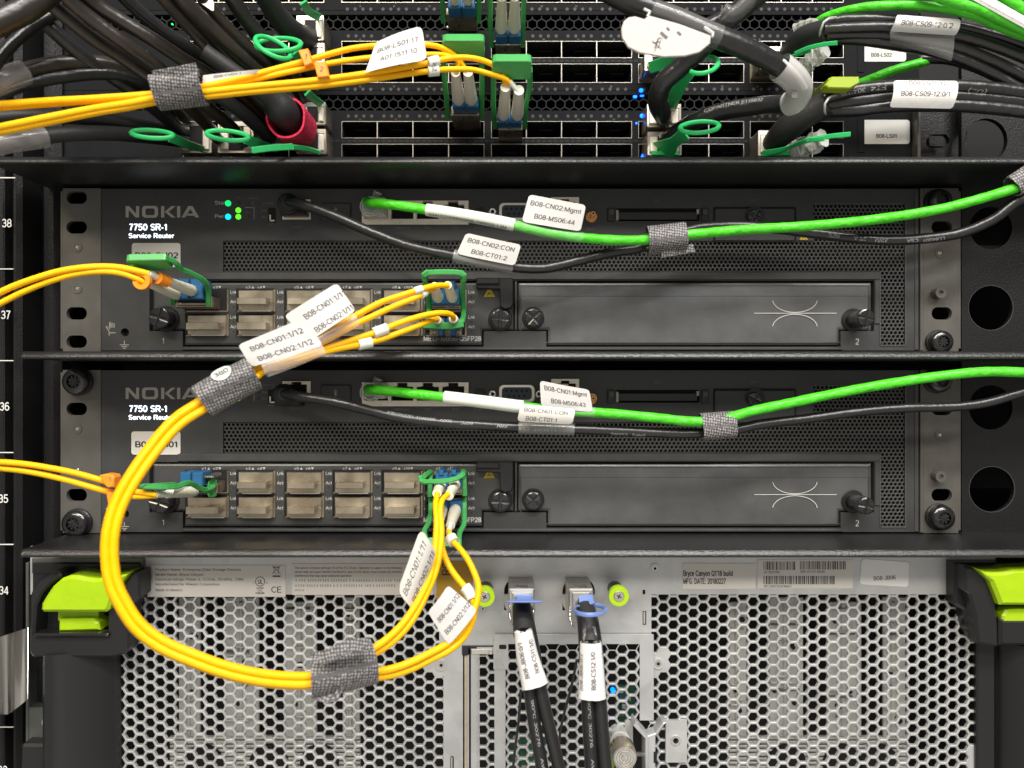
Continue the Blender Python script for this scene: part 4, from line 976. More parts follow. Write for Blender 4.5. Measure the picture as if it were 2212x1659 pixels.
text(mb, '01-002790', 1650, 1238.5, 5.5, e, 'ink', width=34); text(mb, 'B91.01101.0035', 1729, 1237.5, 5.5, e, 'ink', width=53); text(mb, 'WTJ08150XHMA1', 1650, 1269, 5.5, e, 'ink', width=60)
tag(mb.build('barcode_label'), 'wide pale label carrying three barcodes on the server front', 'label')
mb = MB()
a, b, c, q = (1861, 1207), (1963, 1214), (1962, 1268), (1857, 1262)
def rq(ps, r=6):
    out = []
    for i, p in enumerate(ps):
        p0, p2 = Vector(ps[i-1]), Vector(ps[(i+1) % 4]); p1 = Vector(p); u = (p0-p1).normalized(); v = (p2-p1).normalized()
        out += [tuple(p1+u*r), tuple(p1+(u+v)*r*.3), tuple(p1+v*r)]
    return out
mb.prism(rq([a, b, c, q]), d2, d2+.8, 'white'); text(mb, 'B08-JB06', 1911, 1252.5, 8.5, e, 'inkb', 'c', rot=-3, width=48)
tag(mb.build('asset_sticker'), 'slightly tilted white sticker reading B08-JB06 on the server front', 'sticker', 'asset stickers on the machines')
mb = MB(); mb.rect(943, 1021, 1212, 1300, d2, d2+1.2, 'ochre', r=2); text(mb, 'RONT', 972, 1243, 17, d2+1.5, 'inkb', rot=-90, width=58)
tag(mb.build('ochre_tag'), 'ochre tag with dark sideways lettering behind the yellow cables', 'tag')
# ================================================================ optical modules, cables and straps
def box_sweep(mb, a, b, wn, wb, m, ch=1.5, up=None): mb.bar([a, b], wn, wb, m, step=1e9, ch=ch, up=up)
def transceiver(label, x0, x1, y0, y1, dfront, arms, grip, group='green handled optical modules', dback=-10, blue_tabs=None, lever=True):
    """x0..y1: shell front seen at dfront; arms: two measured paths; grip: polygon path as bar or list of corners"""
    t = thing('optical_module', label, 'optical module', ((x0+x1)/2, y1, dfront), group)
    mb = MB(); mb.rect(x0, x1, y0, y1, dback, dfront, 'silver', c=1.5)
    mb.rect(x0+6, x1-6, y0+(y1-y0)*.18, y1-(y1-y0)*.38, dfront-1, dfront+.5, 'dark'); mb.rect(x0+4, x1-4, y1-5, y1-3.4, dfront, dfront+.9, 'dark')
    mb.rect(x0+8, x0+14, y1-10, y1-6, dfront, dfront+2, 'edge', c=.5); mb.rect(x1-14, x1-8, y1-10, y1-6, dfront, dfront+2, 'edge', c=.5)
    mb.build('module_shell', t)
    mb = MB()
    for p in arms: mb.bar(p, 13, 10.5, 'bail', ch=1.8, smooth=False)
    for g in grip: g(mb)
    mb.build('bail_handle', t)
    return t
def grip_plate(corners, th=7, m='bail'):
    """plate through four measured corners (x,y,d) with thickness downwards in the frame"""
    def f(mb):
        P = [Vector(U(*p)) for p in corners]; n = (P[1]-P[0]).cross(P[3]-P[0]).normalized(); 
        out = []
        for i, p in enumerate(P):
            u = (P[i-1]-p).normalized(); v = (P[(i+1) % 4]-p).normalized(); out += [p+u*7, p+u*2+v*2, p+v*7]
        k = len(out); c = sum(out, Vector())/k; ins = [q+(c-q).normalized()*1.6 for q in out]
        vs = [tuple(q+n*(th/2-1.4)) for q in out]+[tuple(q-n*(th/2-1.4)) for q in out]+[tuple(q+n*th/2) for q in ins]+[tuple(q-n*th/2) for q in ins]
        mb.add(vs, [[i, (i+1) % k, k+(i+1) % k, k+i] for i in range(k)]+[[i, (i+1) % k, 2*k+(i+1) % k, 2*k+i] for i in range(k)]+[[k+i, k+(i+1) % k, 3*k+(i+1) % k, 3*k+i] for i in range(k)]+[list(range(2*k, 3*k)), list(range(3*k, 4*k))], m)
    return f
def boot(mb, base, tip, wb, wt, m='boot', n=16):
    P = Path([base, ((base[0]+tip[0])/2, (base[1]+tip[1])/2, (base[2]+tip[2])/2), tip], True, 4)
    Lg = P.L[-1]
    def pr(i, t):
        w = wb+(wt-wb)*t; r = w/2*K(P.P[i][2])
        if .35 < t < .92 and int(t*24) % 2: r *= .93
        if t < .06: r *= .86
        sq = 1.0
        return [(r*math.cos(2*math.pi*q/n), r*math.sin(2*math.pi*q/n)) for q in range(n)]
    mb.sweep(P, m, pr); return P
def connector(par, boots, blue, bd0, bd1, sleeves=(), mat_='blue', tabs=()):
    """duplex plug: blue body rect (apparent) between depths, boots [(base, tip, wb, wt)]"""
    mb = MB(); x0, x1, y0, y1 = blue
    xm = (x0+x1)/2
    mb.rect(x0, xm-1.5, y0, y1, bd0, bd1, mat_, c=2, r=2); mb.rect(xm+1.5, x1, y0, y1, bd0, bd1, mat_, c=2, r=2); mb.rect(xm-5, xm+5, y0+3, y1-2, bd0, bd1-6, mat_, c=1)
    for a, b, c, q in tabs: mb.rect(a, b, c, q, bd0-8, bd1+6, mat_, c=1.5)
    c = mb.build('connector', par)
    for base, tip, wb, wt in boots:
        mb = MB(); boot(mb, base, tip, wb, wt); mb.build('boot', c)
    for a, b, w in sleeves:
        mb = MB(); mb.tube([a, b], w, 'whites'); mb.build('sleeve', c)
def strand(par, pts, w, m='yellow', name='strand', lump=0, n=12):
    mb = MB(); p = mb.tube(pts, w, m, n=n, lump=lump); mb.build(name, par); return p
YG = 'yellow fibre patch cables'
# ---- upper pair T (modules in the lowest switch)
def bail_up(xl0, xr0, yb, xl1, xr1, yt, d0=-8, d1=215, gt=None, gy=None):
    arms = [[(xl0, yb, d0), (xl0-3, yb-(yb-yt)*.28, 60), (xl1+3, yb-(yb-yt)*.62, 130), (xl1+4, yt+14, d1-12)],
            [(xr0, yb, d0), (xr0+1, yb-(yb-yt)*.28, 60), (xr1-5, yb-(yb-yt)*.62, 130), (xr1-5, yt+14, d1-12)]]
    return arms
transceiver('green handled optical module left of two in the lowest switch, ivory boots plugged in', 974, 1035, 228, 250, 30,
    bail_up(967, 1040, 252, 956, 1046, 92), [grip_plate([(955, 80, 222), (1047, 80, 222), (1046, 124, 185), (957, 124, 185)], 20)], dback=-60)
transceiver('green handled optical module right of two in the lowest switch', 1076, 1129, 262, 281, 30,
    bail_up(1069, 1134, 274, 1063, 1149, 136), [grip_plate([(1063, 124, 222), (1149, 124, 222), (1148, 165, 185), (1065, 165, 185)], 20)], dback=-60)
transceiver('green handled optical module with ivory boots in the middle switch at the top edge', 1070, 1125, 77, 97, 30,
    bail_up(1062, 1129, 98, 1056, 1137, -70), [grip_plate([(1055, -90, 222), (1139, -90, 222), (1138, -50, 185), (1056, -50, 185)], 20)], dback=-60)
transceiver('green handled optical module cut by the top edge with two steel pins below', 963, 1028, 17, 31, 30,
    bail_up(958, 1034, 46, 945, 1046, -130), [grip_plate([(944, -150, 222), (1048, -150, 222), (1047, -110, 185), (946, -110, 185)], 20), lambda mb: [mb.cyl(x, y, 2.6, -44, -36, 'steel', c=.8, n=10) for x, y in ((978, 44), (1012, 44), (967, 58), (1027, 58))]], dback=-60)
fa = thing('fibre_patch_cable', 'yellow fibre pair running from the left edge into the lowest switch, upper two strands', 'fibre cable', (700, 150, 260), YG)
strand(fa, [(-60, 231, 330), (0, 227, 330), (104, 219, 325), (208, 213, 320), (336, 203, 310), (443, 187, 300), (553, 161, 290), (605, 147, 280), (657, 133, 275), (709, 118, 265), (761, 105, 255), (813, 99, 245), (865, 96, 235), (923, 97, 225), (944, 100, 220), (969, 111, 210), (990, 127, 200), (1006, 152, 190)], [(0, 17), (.45, 14), (1, 11)])
strand(fa, [(-60, 238, 325), (0, 233, 325), (104, 225, 320), (208, 218, 315), (336, 211, 305), (443, 193, 296), (553, 171, 285), (631, 154, 275), (709, 138, 262), (782, 127, 250), (865, 120, 235), (923, 118, 225), (970, 122, 210), (990, 134, 200), (986, 156, 190)], [(0, 15), (.45, 13), (1, 11)])
connector(fa, [((991, 218, 64), (984, 156, 190), 28, 21), ((1018, 218, 64), (1011, 156, 190), 28, 21)], (977, 1033, 208, 231), 28, 66)
fb = thing('fibre_patch_cable', 'yellow fibre pair running from the left edge into the lowest switch, lower two strands', 'fibre cable', (700, 180, 260), YG)
strand(fb, [(-60, 287, 335), (0, 275, 335), (104, 254, 330), (208, 234, 322), (286, 222, 316), (336, 212, 310), (443, 199, 300), (553, 187, 290), (683, 174, 275), (813, 156, 260), (917, 138, 240), (970, 126, 230), (1022, 126, 220), (1061, 138, 210), (1085, 157, 198), (1092, 184, 190)], [(0, 16), (.45, 15), (1, 11)])
strand(fb, [(-60, 296, 330), (0, 285, 330), (104, 264, 325), (208, 243, 318), (286, 230, 312), (336, 220, 305), (443, 208, 296), (553, 197, 286), (683, 186, 270), (813, 170, 255), (917, 155, 235), (970, 150, 225), (1022, 151, 212), (1061, 161, 204), (1094, 172, 200), (1103, 180, 195)], [(0, 16), (.45, 15), (1, 11)])
connector(fb, [((1088, 251, 64), (1092, 188, 190), 27, 22), ((1117, 251, 64), (1121, 195, 190), 27, 22)], (1075, 1127, 242, 265), 28, 66, [((1121, 200, 185), (1101, 176, 197), 11)])
fc = thing('fibre_patch_cable', 'ivory booted fibre plug hanging from the top edge above the right green module', 'fibre cable', (1097, 60, 100), YG)
strand(fc, [(1084, -4, 190), (1082, -40, 210), (1080, -90, 230)], 12); strand(fc, [(1111, -4, 190), (1110, -40, 210), (1108, -90, 230)], 12)
connector(fc, [((1083, 64, 64), (1084, -6, 190), 28, 19), ((1111, 64, 64), (1112, -6, 190), 28, 19)], (1070, 1125, 57, 79), 28, 66)
fe = thing('fibre_patch_cable', 'blue and ivory fibre plug cut by the top edge above the left green module', 'fibre cable', (995, 10, 100), YG)
strand(fe, [(984, -50, 190), (980, -90, 230)], 12); strand(fe, [(1012, -50, 190), (1010, -90, 230)], 12)
connector(fe, [((982, 2, 75), (984, -60, 190), 25, 15), ((1010, 2, 75), (1012, -60, 190), 25, 15)], (967, 1026, -6, 18), 28, 66)
# ---- plug into the upper router, leftmost cage
transceiver('green handled optical module swung left out of the upper router', 378, 458, 640, 664, 40,
    [[(450, 660, 38), (450, 625, 60), (440, 606, 90), (408, 588, 130), (392, 582, 150), (378, 566, 175), (360, 557, 190)], [(373, 655, 36), (372, 632, 60), (345, 600, 110), (318, 588, 150), (300, 580, 175), (284, 568, 195)]],
    [grip_plate([(271, 556, 205), (360, 554, 205), (376, 576, 160), (290, 580, 160)], 14)], dback=-8)
fd = thing('fibre_patch_cable', 'yellow fibre pair arching from the left edge into the upper router', 'fibre cable', (150, 600, 200), YG)
strand(fd, [(-70, 668, 250), (-26, 645, 245), (26, 620, 240), (78, 601, 235), (130, 586, 228), (182, 578, 220), (221, 576, 212), (260, 578, 205), (290, 584, 200), (322, 592, 190)], 14)
strand(fd, [(-70, 688, 245), (-26, 669, 240), (0, 656, 238), (52, 630, 232), (104, 609, 226), (156, 594, 220), (208, 587, 212), (247, 588, 206), (275, 594, 200), (305, 606, 190), (322, 614, 180)], 13)
connector(fd, [((419, 630, 60), (358, 606, 150), 26, 20), ((384, 638, 60), (320, 612, 170), 24, 17)], (380, 438, 602, 646), 20, 66, [((360, 607, 148), (320, 592, 190), 15)])
# ---- plug into the lower router, leftmost cage
transceiver('green handled optical module swung left out of the lower router', 412, 470, 1044, 1066, 40,
    [[(462, 1040, 30), (459, 1055, 45), (452, 1058, 70), (440, 1057, 90), (424, 1050, 110), (412, 1044, 130), (398, 1045, 150), (385, 1050, 165), (360, 1052, 185), (310, 1051, 205)]],
    [grip_plate([(449, 1036, 50), (469, 1032, 34), (469, 1073, 34), (449, 1076, 50)], 4), grip_plate([(300, 1046, 215), (385, 1042, 172), (385, 1050, 165), (302, 1056, 212)], 5)], dback=-8)
ff = thing('fibre_patch_cable', 'yellow fibre pair sloping from the left edge into the lower router', 'fibre cable', (150, 1030, 200), YG)
strand(ff, [(-60, 997, 250), (0, 998, 245), (52, 1002, 240), (104, 1010, 235), (156, 1020, 228), (208, 1034, 220), (247, 1046, 212), (286, 1060, 204), (338, 1068, 190)], 13)
strand(ff, [(-60, 1003, 245), (0, 1011, 240), (52, 1017, 235), (104, 1027, 230), (156, 1040, 222), (208, 1055, 214), (247, 1065, 206), (290, 1072, 200), (340, 1070, 186)], 13)
connector(ff, [((420, 1061, 60), (362, 1067, 150), 25, 18), ((410, 1054, 60), (368, 1060, 150), 22, 16)], (388, 438, 1021, 1050), 20, 66, [((368, 1067, 150), (336, 1068, 190), 14)], tabs=[])
mb = MB(); mb.rect(440, 462, 1026, 1033, 20, 60, 'chrome', c=1.5, r=2); mb.cyl(378, 1031, 5, 60, 90, 'ledb', c=2) if 0 else None; mb.build('latch', ff)
# ---- the two loop cables
B0 = [(553, 803, 300), (500, 833, 330), (440, 873, 350), (383, 911, 375), (320, 985, 405), (283, 1040, 425), (256, 1092, 438), (240, 1150, 448), (238, 1210, 452), (246, 1260, 455), (263, 1298, 455), (297, 1350, 452), (346, 1389, 446), (432, 1427, 436), (490, 1447, 428), (562, 1463, 415), (620, 1469, 400), (680, 1468, 385), (730, 1455, 370)]
def loop(off, start, end, w=16.5):
    pts = list(start)
    for i, (x, y, d) in enumerate(B0):
        x0, y0, _ = B0[max(i-1, 0)]; x1, y1, _ = B0[min(i+1, len(B0)-1)]; l = math.hypot(x1-x0, y1-y0); nx, ny = -(y1-y0)/l, (x1-x0)/l
        pts.append((x+nx*off[0], y+ny*off[0], d+off[1]))
    return pts+list(end)
g1 = thing('fibre_patch_cable', 'yellow looped fibre cable ending on the upper of the two right plugs', 'fibre cable', (300, 1300, 440), YG)
strand(g1, loop((-9.5, 7), [(968, 617, 142), (943, 617, 165), (912, 624, 185), (865, 639, 200), (826, 652, 212), (774, 679, 228), (709, 713, 250), (644, 752, 275), (592, 778, 290)],
    [(805, 1402, 345), (841, 1376, 330), (870, 1347, 315), (893, 1315, 300), (913, 1280, 285), (931, 1238, 270), (938, 1200, 255), (942, 1155, 235), (943, 1116, 215), (941, 1088, 195), (945, 1066, 175)]), [(0, 12), (.12, 14), (.4, 19), (.75, 18), (1, 12)])
strand(g1, loop((8, 9), [(940, 621, 142), (925, 628, 165), (905, 640, 185), (865, 656, 200), (820, 676, 212), (774, 698, 228), (709, 733, 250), (644, 765, 275), (595, 785, 290)],
    [(806, 1413, 340), (845, 1388, 325), (878, 1356, 310), (901, 1322, 295), (920, 1285, 280), (939, 1240, 265), (950, 1195, 250), (954, 1142, 230), (951, 1103, 210), (955, 1080, 195), (968, 1068, 175)]), [(0, 12), (.12, 14), (.4, 19), (.75, 18), (1, 12)])
connector(g1, [((946, 645, 60), (939, 618, 142), 25, 18), ((978, 645, 60), (967, 616, 142), 25, 18)], (932, 993, 622, 658), 14, 60, tabs=[(946, 956, 607, 622), (973, 983, 607, 622)])
connector(g1, [((952, 1045, 60), (944, 1066, 160), 25, 20), ((984, 1045, 60), (970, 1071, 165), 25, 20)], (940, 997, 1022, 1056), 14, 60, tabs=[(948, 958, 1016, 1026), (975, 985, 1016, 1026)])
g2 = thing('fibre_patch_cable', 'yellow looped fibre cable ending on the lower of the two right plugs', 'fibre cable', (320, 1330, 440), YG)
strand(g2, loop((-3, -9), [(980, 689, 110), (976, 680, 130), (954, 676, 150), (918, 681, 170), (865, 697, 190), (826, 713, 205), (774, 731, 225), (709, 752, 250), (644, 772, 275), (600, 786, 290)],
    [(806, 1451, 345), (841, 1446, 335), (884, 1432, 322), (928, 1411, 308), (965, 1391, 295), (994, 1366, 285), (1017, 1333, 275), (1030, 1300, 265), (1034, 1267, 255), (1025, 1238, 245), (1008, 1204, 228), (990, 1181, 212), (976, 1166, 200), (969, 1146, 185)]), [(0, 12), (.12, 14), (.4, 19), (.75, 18), (1, 12)])
strand(g2, loop((10.5, -7), [(945, 690, 110), (935, 691, 135), (917, 698, 160), (865, 718, 185), (820, 734, 205), (774, 745, 225), (709, 758, 250), (644, 779, 275), (600, 793, 290)],
    [(806, 1463, 342), (843, 1458, 330), (888, 1444, 316), (934, 1422, 302), (975, 1401, 290), (1005, 1372, 280), (1022, 1335, 268), (1025, 1305, 258), (1014, 1280, 248), (994, 1256, 238), (971, 1224, 225), (957, 1190, 210), (952, 1150, 190), (952, 1120, 175)]), [(0, 12), (.12, 14), (.4, 19), (.75, 18), (1, 12)])
connector(g2, [((948, 698, 60), (945, 691, 110), 24, 17), ((982, 696, 60), (979, 688, 112), 24, 19)], (932, 993, 686, 712), 14, 60, tabs=[(946, 957, 706, 726), (973, 985, 706, 726)])
connector(g2, [((984, 1100, 60), (973, 1135, 150), 27, 20), ((955, 1100, 60), (951, 1122, 150), 25, 18)], (940, 997, 1084, 1108), 14, 60, [((973, 1132, 150), (969, 1152, 180), 13)])
# modules of the loops
GB = 'green handled optical modules'
transceiver('green handled optical module in the upper router, upper of its right pair', 928, 997, 644, 668, 30,
    [[(927, 664, 28), (926, 640, 50), (920, 618, 90), (917, 597, 120)], [(1001, 664, 28), (1000, 640, 50), (1000, 618, 90), (1000, 600, 120)]],
    [lambda mb: mb.bar([(918, 600, 122), (919, 591, 130), (930, 589, 134), (960, 588, 134), (990, 589, 134), (1000, 592, 130), (1001, 602, 122)], 22, 11, 'bail', ch=2)], dback=-8)
transceiver('green handled optical module in the upper router, lower of its right pair', 928, 997, 690, 726, 30,
    [[(927, 672, 28), (925, 684, 50), (924, 698, 80)], [(1002, 670, 28), (1001, 684, 50), (996, 700, 80)]],
    [lambda mb: mb.bar([(918, 702, 80), (945, 704, 90), (975, 704, 90), (998, 700, 80)], 14, 15, 'bail', ch=2)], dback=-8)
transceiver('green handled optical module in the lower router, upper of its right pair', 930, 1000, 1017, 1070, 22,
    [[(930, 1018, 22), (929, 1045, 40), (929, 1072, 40)], [(1001, 1016, 22), (1003, 1045, 40), (1004, 1070, 40)], [(1002, 1020, 30), (998, 1026, 80)], [(928, 1020, 30), (914, 1030, 80)]],
    [lambda mb: mb.bar([(909, 1033, 100), (912, 1040, 108), (930, 1040, 112), (960, 1039, 114), (985, 1034, 112), (996, 1028, 104)], 16, 10, 'bail', ch=2)], dback=-8)
transceiver('green handled optical module in the lower router, hanging handle below it', 940, 1000, 1076, 1122, 22,
    [[(931, 1078, 22), (930, 1110, 45), (926, 1130, 65), (917, 1148, 85), (922, 1172, 105), (926, 1190, 115)], [(1003, 1078, 22), (1003, 1110, 45), (1001, 1136, 70), (993, 1150, 85), (992, 1172, 105), (994, 1190, 115)]],
    [grip_plate([(921, 1162, 108), (996, 1162, 108), (997, 1196, 125), (925, 1196, 125)], 10)], dback=-8)
# ---- hook and loop straps
def strap(label, pts, wn, wb, tail=None, wob=.06, m='velcro', group='grey woven straps', end=None, app=True, seed=0, n=40):
    t = thing('cable_strap', label, 'cable strap', pts[0], group); mb = MB(); P = Path(pts, app, 5); k = K(P.P[0][2]); rnd = random.Random(seed)
    ph = [rnd.uniform(0, 6) for _ in range(4)]
    def pr(i, tt, g=0.):
        out = []
        for q in range(n):
            a = 2*math.pi*q/n; r = 1+wob*math.sin(2*a+ph[0])+wob*.7*math.sin(3*a+ph[1]+tt*1.5)+wob*.5*math.sin(5*a+ph[2])
            out.append((wn/2*k*math.cos(a)*r+g, wb/2*k*math.sin(a)*r))
        return out
    mb.sweep(P, m, pr, caps=False)
    # inner wall, so that it reads as a band of cloth
    mb.sweep(P, m, lambda i, tt: [(a*.90, b*.90) for a, b in pr(i, tt)], caps=False)
    o = len(mb.v); 
    for i in (0, len(P.P)-1):
        pa = pr(i, 0 if i == 0 else 1); A = [tuple(P.P[i]+P.N[i]*a+P.B[i]*b) for a, b in pa]; B = [tuple(P.P[i]+P.N[i]*a*.9+P.B[i]*b*.9) for a, b in pa]
        mb.add(A+B, [[q, (q+1) % n, n+(q+1) % n, n+q] for q in range(n)], m)
    mb.build('band', t)
    if tail:
        mb = MB()
        for tp, w, th in tail: mb.bar(tp, th, w, m, ch=.6)
        mb.build('loose_end', t)
    return t
strap('grey woven strap round the yellow fibres at the top left', [(336, 200, 308), (440, 186, 298)], 62, 78, [([(334, 168, 330), (390, 158, 332), (428, 150, 326)], 22, 5)], seed=1, wob=.08)
strap('grey woven strap on the yellow loop with a round white mark', [(436, 868, 352), (472, 846, 342), (548, 806, 318)], 74, 74, seed=2, wob=.07)
mb = MB()
PP = Path([(470, 848, 342), (548, 806, 318)], True, 5); LM = PP.near(496, 834)
el = []
for i in range(28):
    a = 2*math.pi*i/28; l = LM+17*math.cos(a); th = R(50)+13*math.sin(a)/28
    p, nn, bb, tt = PP.at(l); el.append(tuple(p+nn*35*math.cos(th)+bb*35*math.sin(th)))
mb.add(el, [list(range(28))], 'whites'); text_path(mb, PP, LM-13, '380', 12, 50, 34.9, 'ink', width=26)
tag(mb.build('strap_mark'), 'round white printed mark on the woven strap of the yellow loop', 'mark')
strap('large grey woven strap where the yellow loop divides at the bottom', [(674, 1460, 385), (700, 1456, 380), (805, 1428, 345)], 92, 100, [([(676, 1492, 400), (720, 1498, 400), (724, 1478, 402)], 26, 6), ([(690, 1424, 425), (750, 1398, 418), (800, 1390, 400)], 20, 5)], seed=3, wob=.085)
strap('grey woven strap on the green and black cables of the upper router', [(1398, 519, 120), (1480, 511, 120)], 50, 66, [([(1428, 548, 122), (1499, 536, 122)], 17, 4)], seed=4, wob=.05)
strap('grey woven strap on the green and black cables of the lower router', [(1514, 922, 120), (1586, 916, 120)], 48, 58, seed=5, wob=.04)
strap('grey strap end cut by the right edge on the green cable', [(2186, 404, 150), (2240, 366, 150)], 40, 46, seed=6)
# ---- green and black cables of the routers
def cable(label, cat, pts, w, m, group=None, lump=0, name='network_cable', text_=(), n=14):
    t = thing(name, label, cat, pts[len(pts)//2], group); mb = MB(); P = mb.tube(pts, w, m, lump=lump, n=n)
    for (x, y, txt, h, ang, flip, wd) in text_:
        s0 = P.near(x, y); i = min(range(len(P.L)), key=lambda q: abs(P.L[q]-s0)); r = (w if not isinstance(w, list) else w[0][1])/2*K(P.P[i][2])
        text_path(mb, P, s0, txt, h, ang, r, 'inkc', flip=flip, width=wd)
    mb.build('jacket', t); return t, P
GN = 'green network cables of the routers'; BK = 'black console cables of the routers'
g, P1 = cable('green network cable from the upper router to the right edge', 'network cable', [(793, 436, 42), (800, 438, 62), (820, 440, 82), (860, 444, 95), (900, 450, 100), (1000, 465, 115), (1100, 484, 125), (1180, 502, 125), (1260, 514, 125), (1340, 519, 125), (1400, 518, 125), (1480, 508, 125), (1600, 497, 120), (1750, 488, 120), (1900, 473, 125), (2030, 452, 135), (2130, 426, 145), (2250, 388, 155)], 21.5, 'green', GN, .03)
def plug(par, x0, x1, y0, y1, clip=True):
    mb = MB(); mb.rect(x0, x1, y0, y1, -10, 34, 'clear', r=8, c=6); mb.rect(x0+3, x1-3, y0+10, y1-4, -10, 20, 'clear', r=3, c=2)
    for r_ in (22, 17): mb.ring(x0+19, y0+(22 if clip else 16), r_-3, r_, 34, 40+(22-r_), 'clear')
    if clip: mb.bar([((x0+x1)/2+4, y0+4, 4), ((x0+x1)/2+8, y0-10, 26), ((x0+x1)/2+11, y0-6, 40)], 2.5, 15, 'clear')
    mb.build('plug', par)
plug(g, 780, 834, 424, 468)
mb = MB(); a = P1.near(925, 453); b = P1.near(1106, 486); sp = P1.sub(a, b); sp_t = mb.tube(sp, 25, 'whites', app=False, caps=True)
for x_, txt in ((930, 'G2412233088000696-OW0032-1.2M'),): text_path(mb, sp, 8, txt, 6.4, -40, 12.5, 'ink', width=(b-a)*.88)
mb.build('printed_sleeve', g)
g, P2 = cable('green network cable from the lower router to the right edge', 'network cable', [(795, 841, 42), (802, 842, 62), (825, 843, 82), (870, 848, 95), (960, 858, 110), (1060, 870, 120), (1130, 879, 125), (1240, 888, 125), (1340, 895, 125), (1420, 903, 125), (1510, 911, 128), (1560, 906, 128), (1620, 889, 128), (1700, 872, 125), (1820, 847, 125), (1920, 829, 130), (2050, 810, 140), (2130, 803, 150), (2250, 806, 160)], 21.5, 'green', GN, .03)
plug(g, 780, 836, 826, 862)
mb = MB(); a = P2.near(964, 859); b = P2.near(1132, 879); sp = P2.sub(a, b); mb.tube(sp, 26, 'whites', app=False); mb.build('printed_sleeve', g)
k, Q1 = cable('black console cable looping below the green one on the upper router', 'console cable', [(620, 436, 36), (632, 436, 62), (655, 443, 85), (690, 454, 95), (730, 470, 100), (800, 501, 105), (880, 531, 110), (980, 553, 110), (1060, 568, 108), (1120, 578, 105), (1180, 579, 100), (1250, 563, 96), (1320, 546, 92), (1380, 536, 90), (1430, 518, 88), (1500, 494, 84), (1580, 488, 82), (1660, 492, 80), (1750, 503, 82), (1840, 514, 85), (1920, 519, 90), (2000, 515, 98), (2080, 502, 108), (2150, 471, 125), (2190, 440, 135), (2260, 405, 150)],
    23, 'cable', BK, text_=[(1612, 488, 'COPARTNER', 7, 15, True, 68), (1780, 505, '60°C', 7, 0, True, 24), (1845, 514, 'I/II A', 7, 0, True, 24), (1890, 518, 'AWM', 7, -5, True, 25), (1950, 518, 'CSA', 6.5, -12, True, 22), (1990, 518, 'LL84201', 6, -22, True, 42)])

def rj_boot(par, x, y):
    mb = MB(); mb.rect(x-24, x+32, y-6, y+28, -10, 30, 'black', c=3, r=3); mb.cyl(x-8, y+2, 23, 20, 42, 'cablem', c=6); mb.cyl(x-6, y+1, 17, 40, 54, 'cablem', c=4); mb.build('plug', par)
rj_boot(k, 628, 436)
k, Q2 = cable('black console cable running along the grille of the lower router', 'console cable', [(612, 851, 40), (625, 851, 62), (650, 857, 85), (690, 863, 95), (720, 868, 100), (790, 885, 104), (860, 902, 106), (950, 913, 106), (1050, 919, 106), (1120, 923, 106), (1240, 927, 106), (1340, 931, 106), (1420, 935, 108), (1510, 936, 110), (1580, 930, 108), (1640, 917, 104), (1740, 905, 100), (1850, 890, 100), (1960, 881, 104), (2070, 878, 110), (2130, 870, 120), (2180, 856, 130), (2250, 834, 140)],
    [(0, 23), (.65, 22), (1, 20)], 'cable', BK, text_=[(835, 896, 'COPARTNER', 5.5, 40, True, 50), (880, 906, 'FT1', 5.5, 38, True, 20), (905, 910, '26AWG', 6, 30, True, 34), (955, 914, '300V', 6, 28, True, 26), (995, 917, '60°C', 6, 15, True, 26), (1075, 921, 'AWM', 6, 2, True, 22), (1115, 924, 'CSA', 6, -12, True, 22), (1150, 925, 'LL84201', 6, -18, True, 44), (1320, 932, '(VW1)   E3AWG', 5, -35, True, 70)])
rj_boot(k, 618, 850)
# ================================================================ flag labels
FL = 'printed flag labels on cables'
def flag(label, corners, lines, bulge=3, axis='u', r=7, m='white', ink='ink', crn=(1, 1, 1, 1), name='cable_label', tape=None, thick=1.0):
    t = thing(name, label, 'cable label', corners[3], FL); mb = MB(); f = Flag(corners, bulge, axis, r, thick); f.build(mb, m, crn)
    for (txt, u, v, h, w, *al) in lines: f.text(mb, txt, u, v, h, ink, w, al[0] if al else 'l')
    mb.build('paper', t)
    if tape:
        mb = MB(); P, a, b, w, mm = tape; sp = P.sub(a, b); mb.tube(sp, w, mm, app=False, caps=False, n=16); mb.build('clear_wrap', t)
    return t
flag('white flag label ending Mgmt and MS06:44 on the upper green cable', [(1143, 420, 150), (1266, 443, 150), (1254, 500, 135), (1127, 479, 135)], [('B08-CN02:Mgmt', .06, .36, .17, .89), ('B08-MS06:44', .18, .80, .17, .70)], tape=(P1, P1.near(1108, 486), P1.near(1262, 513), 23, 'tape'), bulge=4)
flag('white flag label ending CON and CT01:2 on the black cable', [(1007, 503, 140), (1126, 529, 140), (1112, 574, 125), (986, 548, 125)], [('B08-CN02:CON', .08, .38, .20, .84), ('B08-CT01:2', .22, .84, .20, .62)], tape=(Q1, Q1.near(983, 553), Q1.near(1108, 576), 27, 'tapew'), bulge=3)
flag('white flag label ending Mgmt and MS06:43 on the lower green cable', [(1166, 822, 150), (1273, 842, 150), (1281, 890, 135), (1169, 878, 135)], [('B08-CN01:Mgmt', .08, .33, .18, .86), ('B08-MS06:43', .20, .80, .18, .68)], tape=(P2, P2.near(1170, 882), P2.near(1285, 891), 23, 'tape'), bulge=3)
flag('greyed wrap label ending CON and CT01:1 over green and black cables', [(1125, 872, 150), (1243, 884, 150), (1236, 917, 148), (1117, 910, 148)], [('B08-CN01:CON', .08, .40, .22, .80), ('B08-CT01:1', .14, .92, .26, .58)], tape=(Q2, Q2.near(1118, 923), Q2.near(1241, 927), 26, 'tapew'), bulge=5, m='sticker', axis='v')
LP = Path([(774, 688, 240), (709, 722, 262), (644, 758, 285)], True, 6)
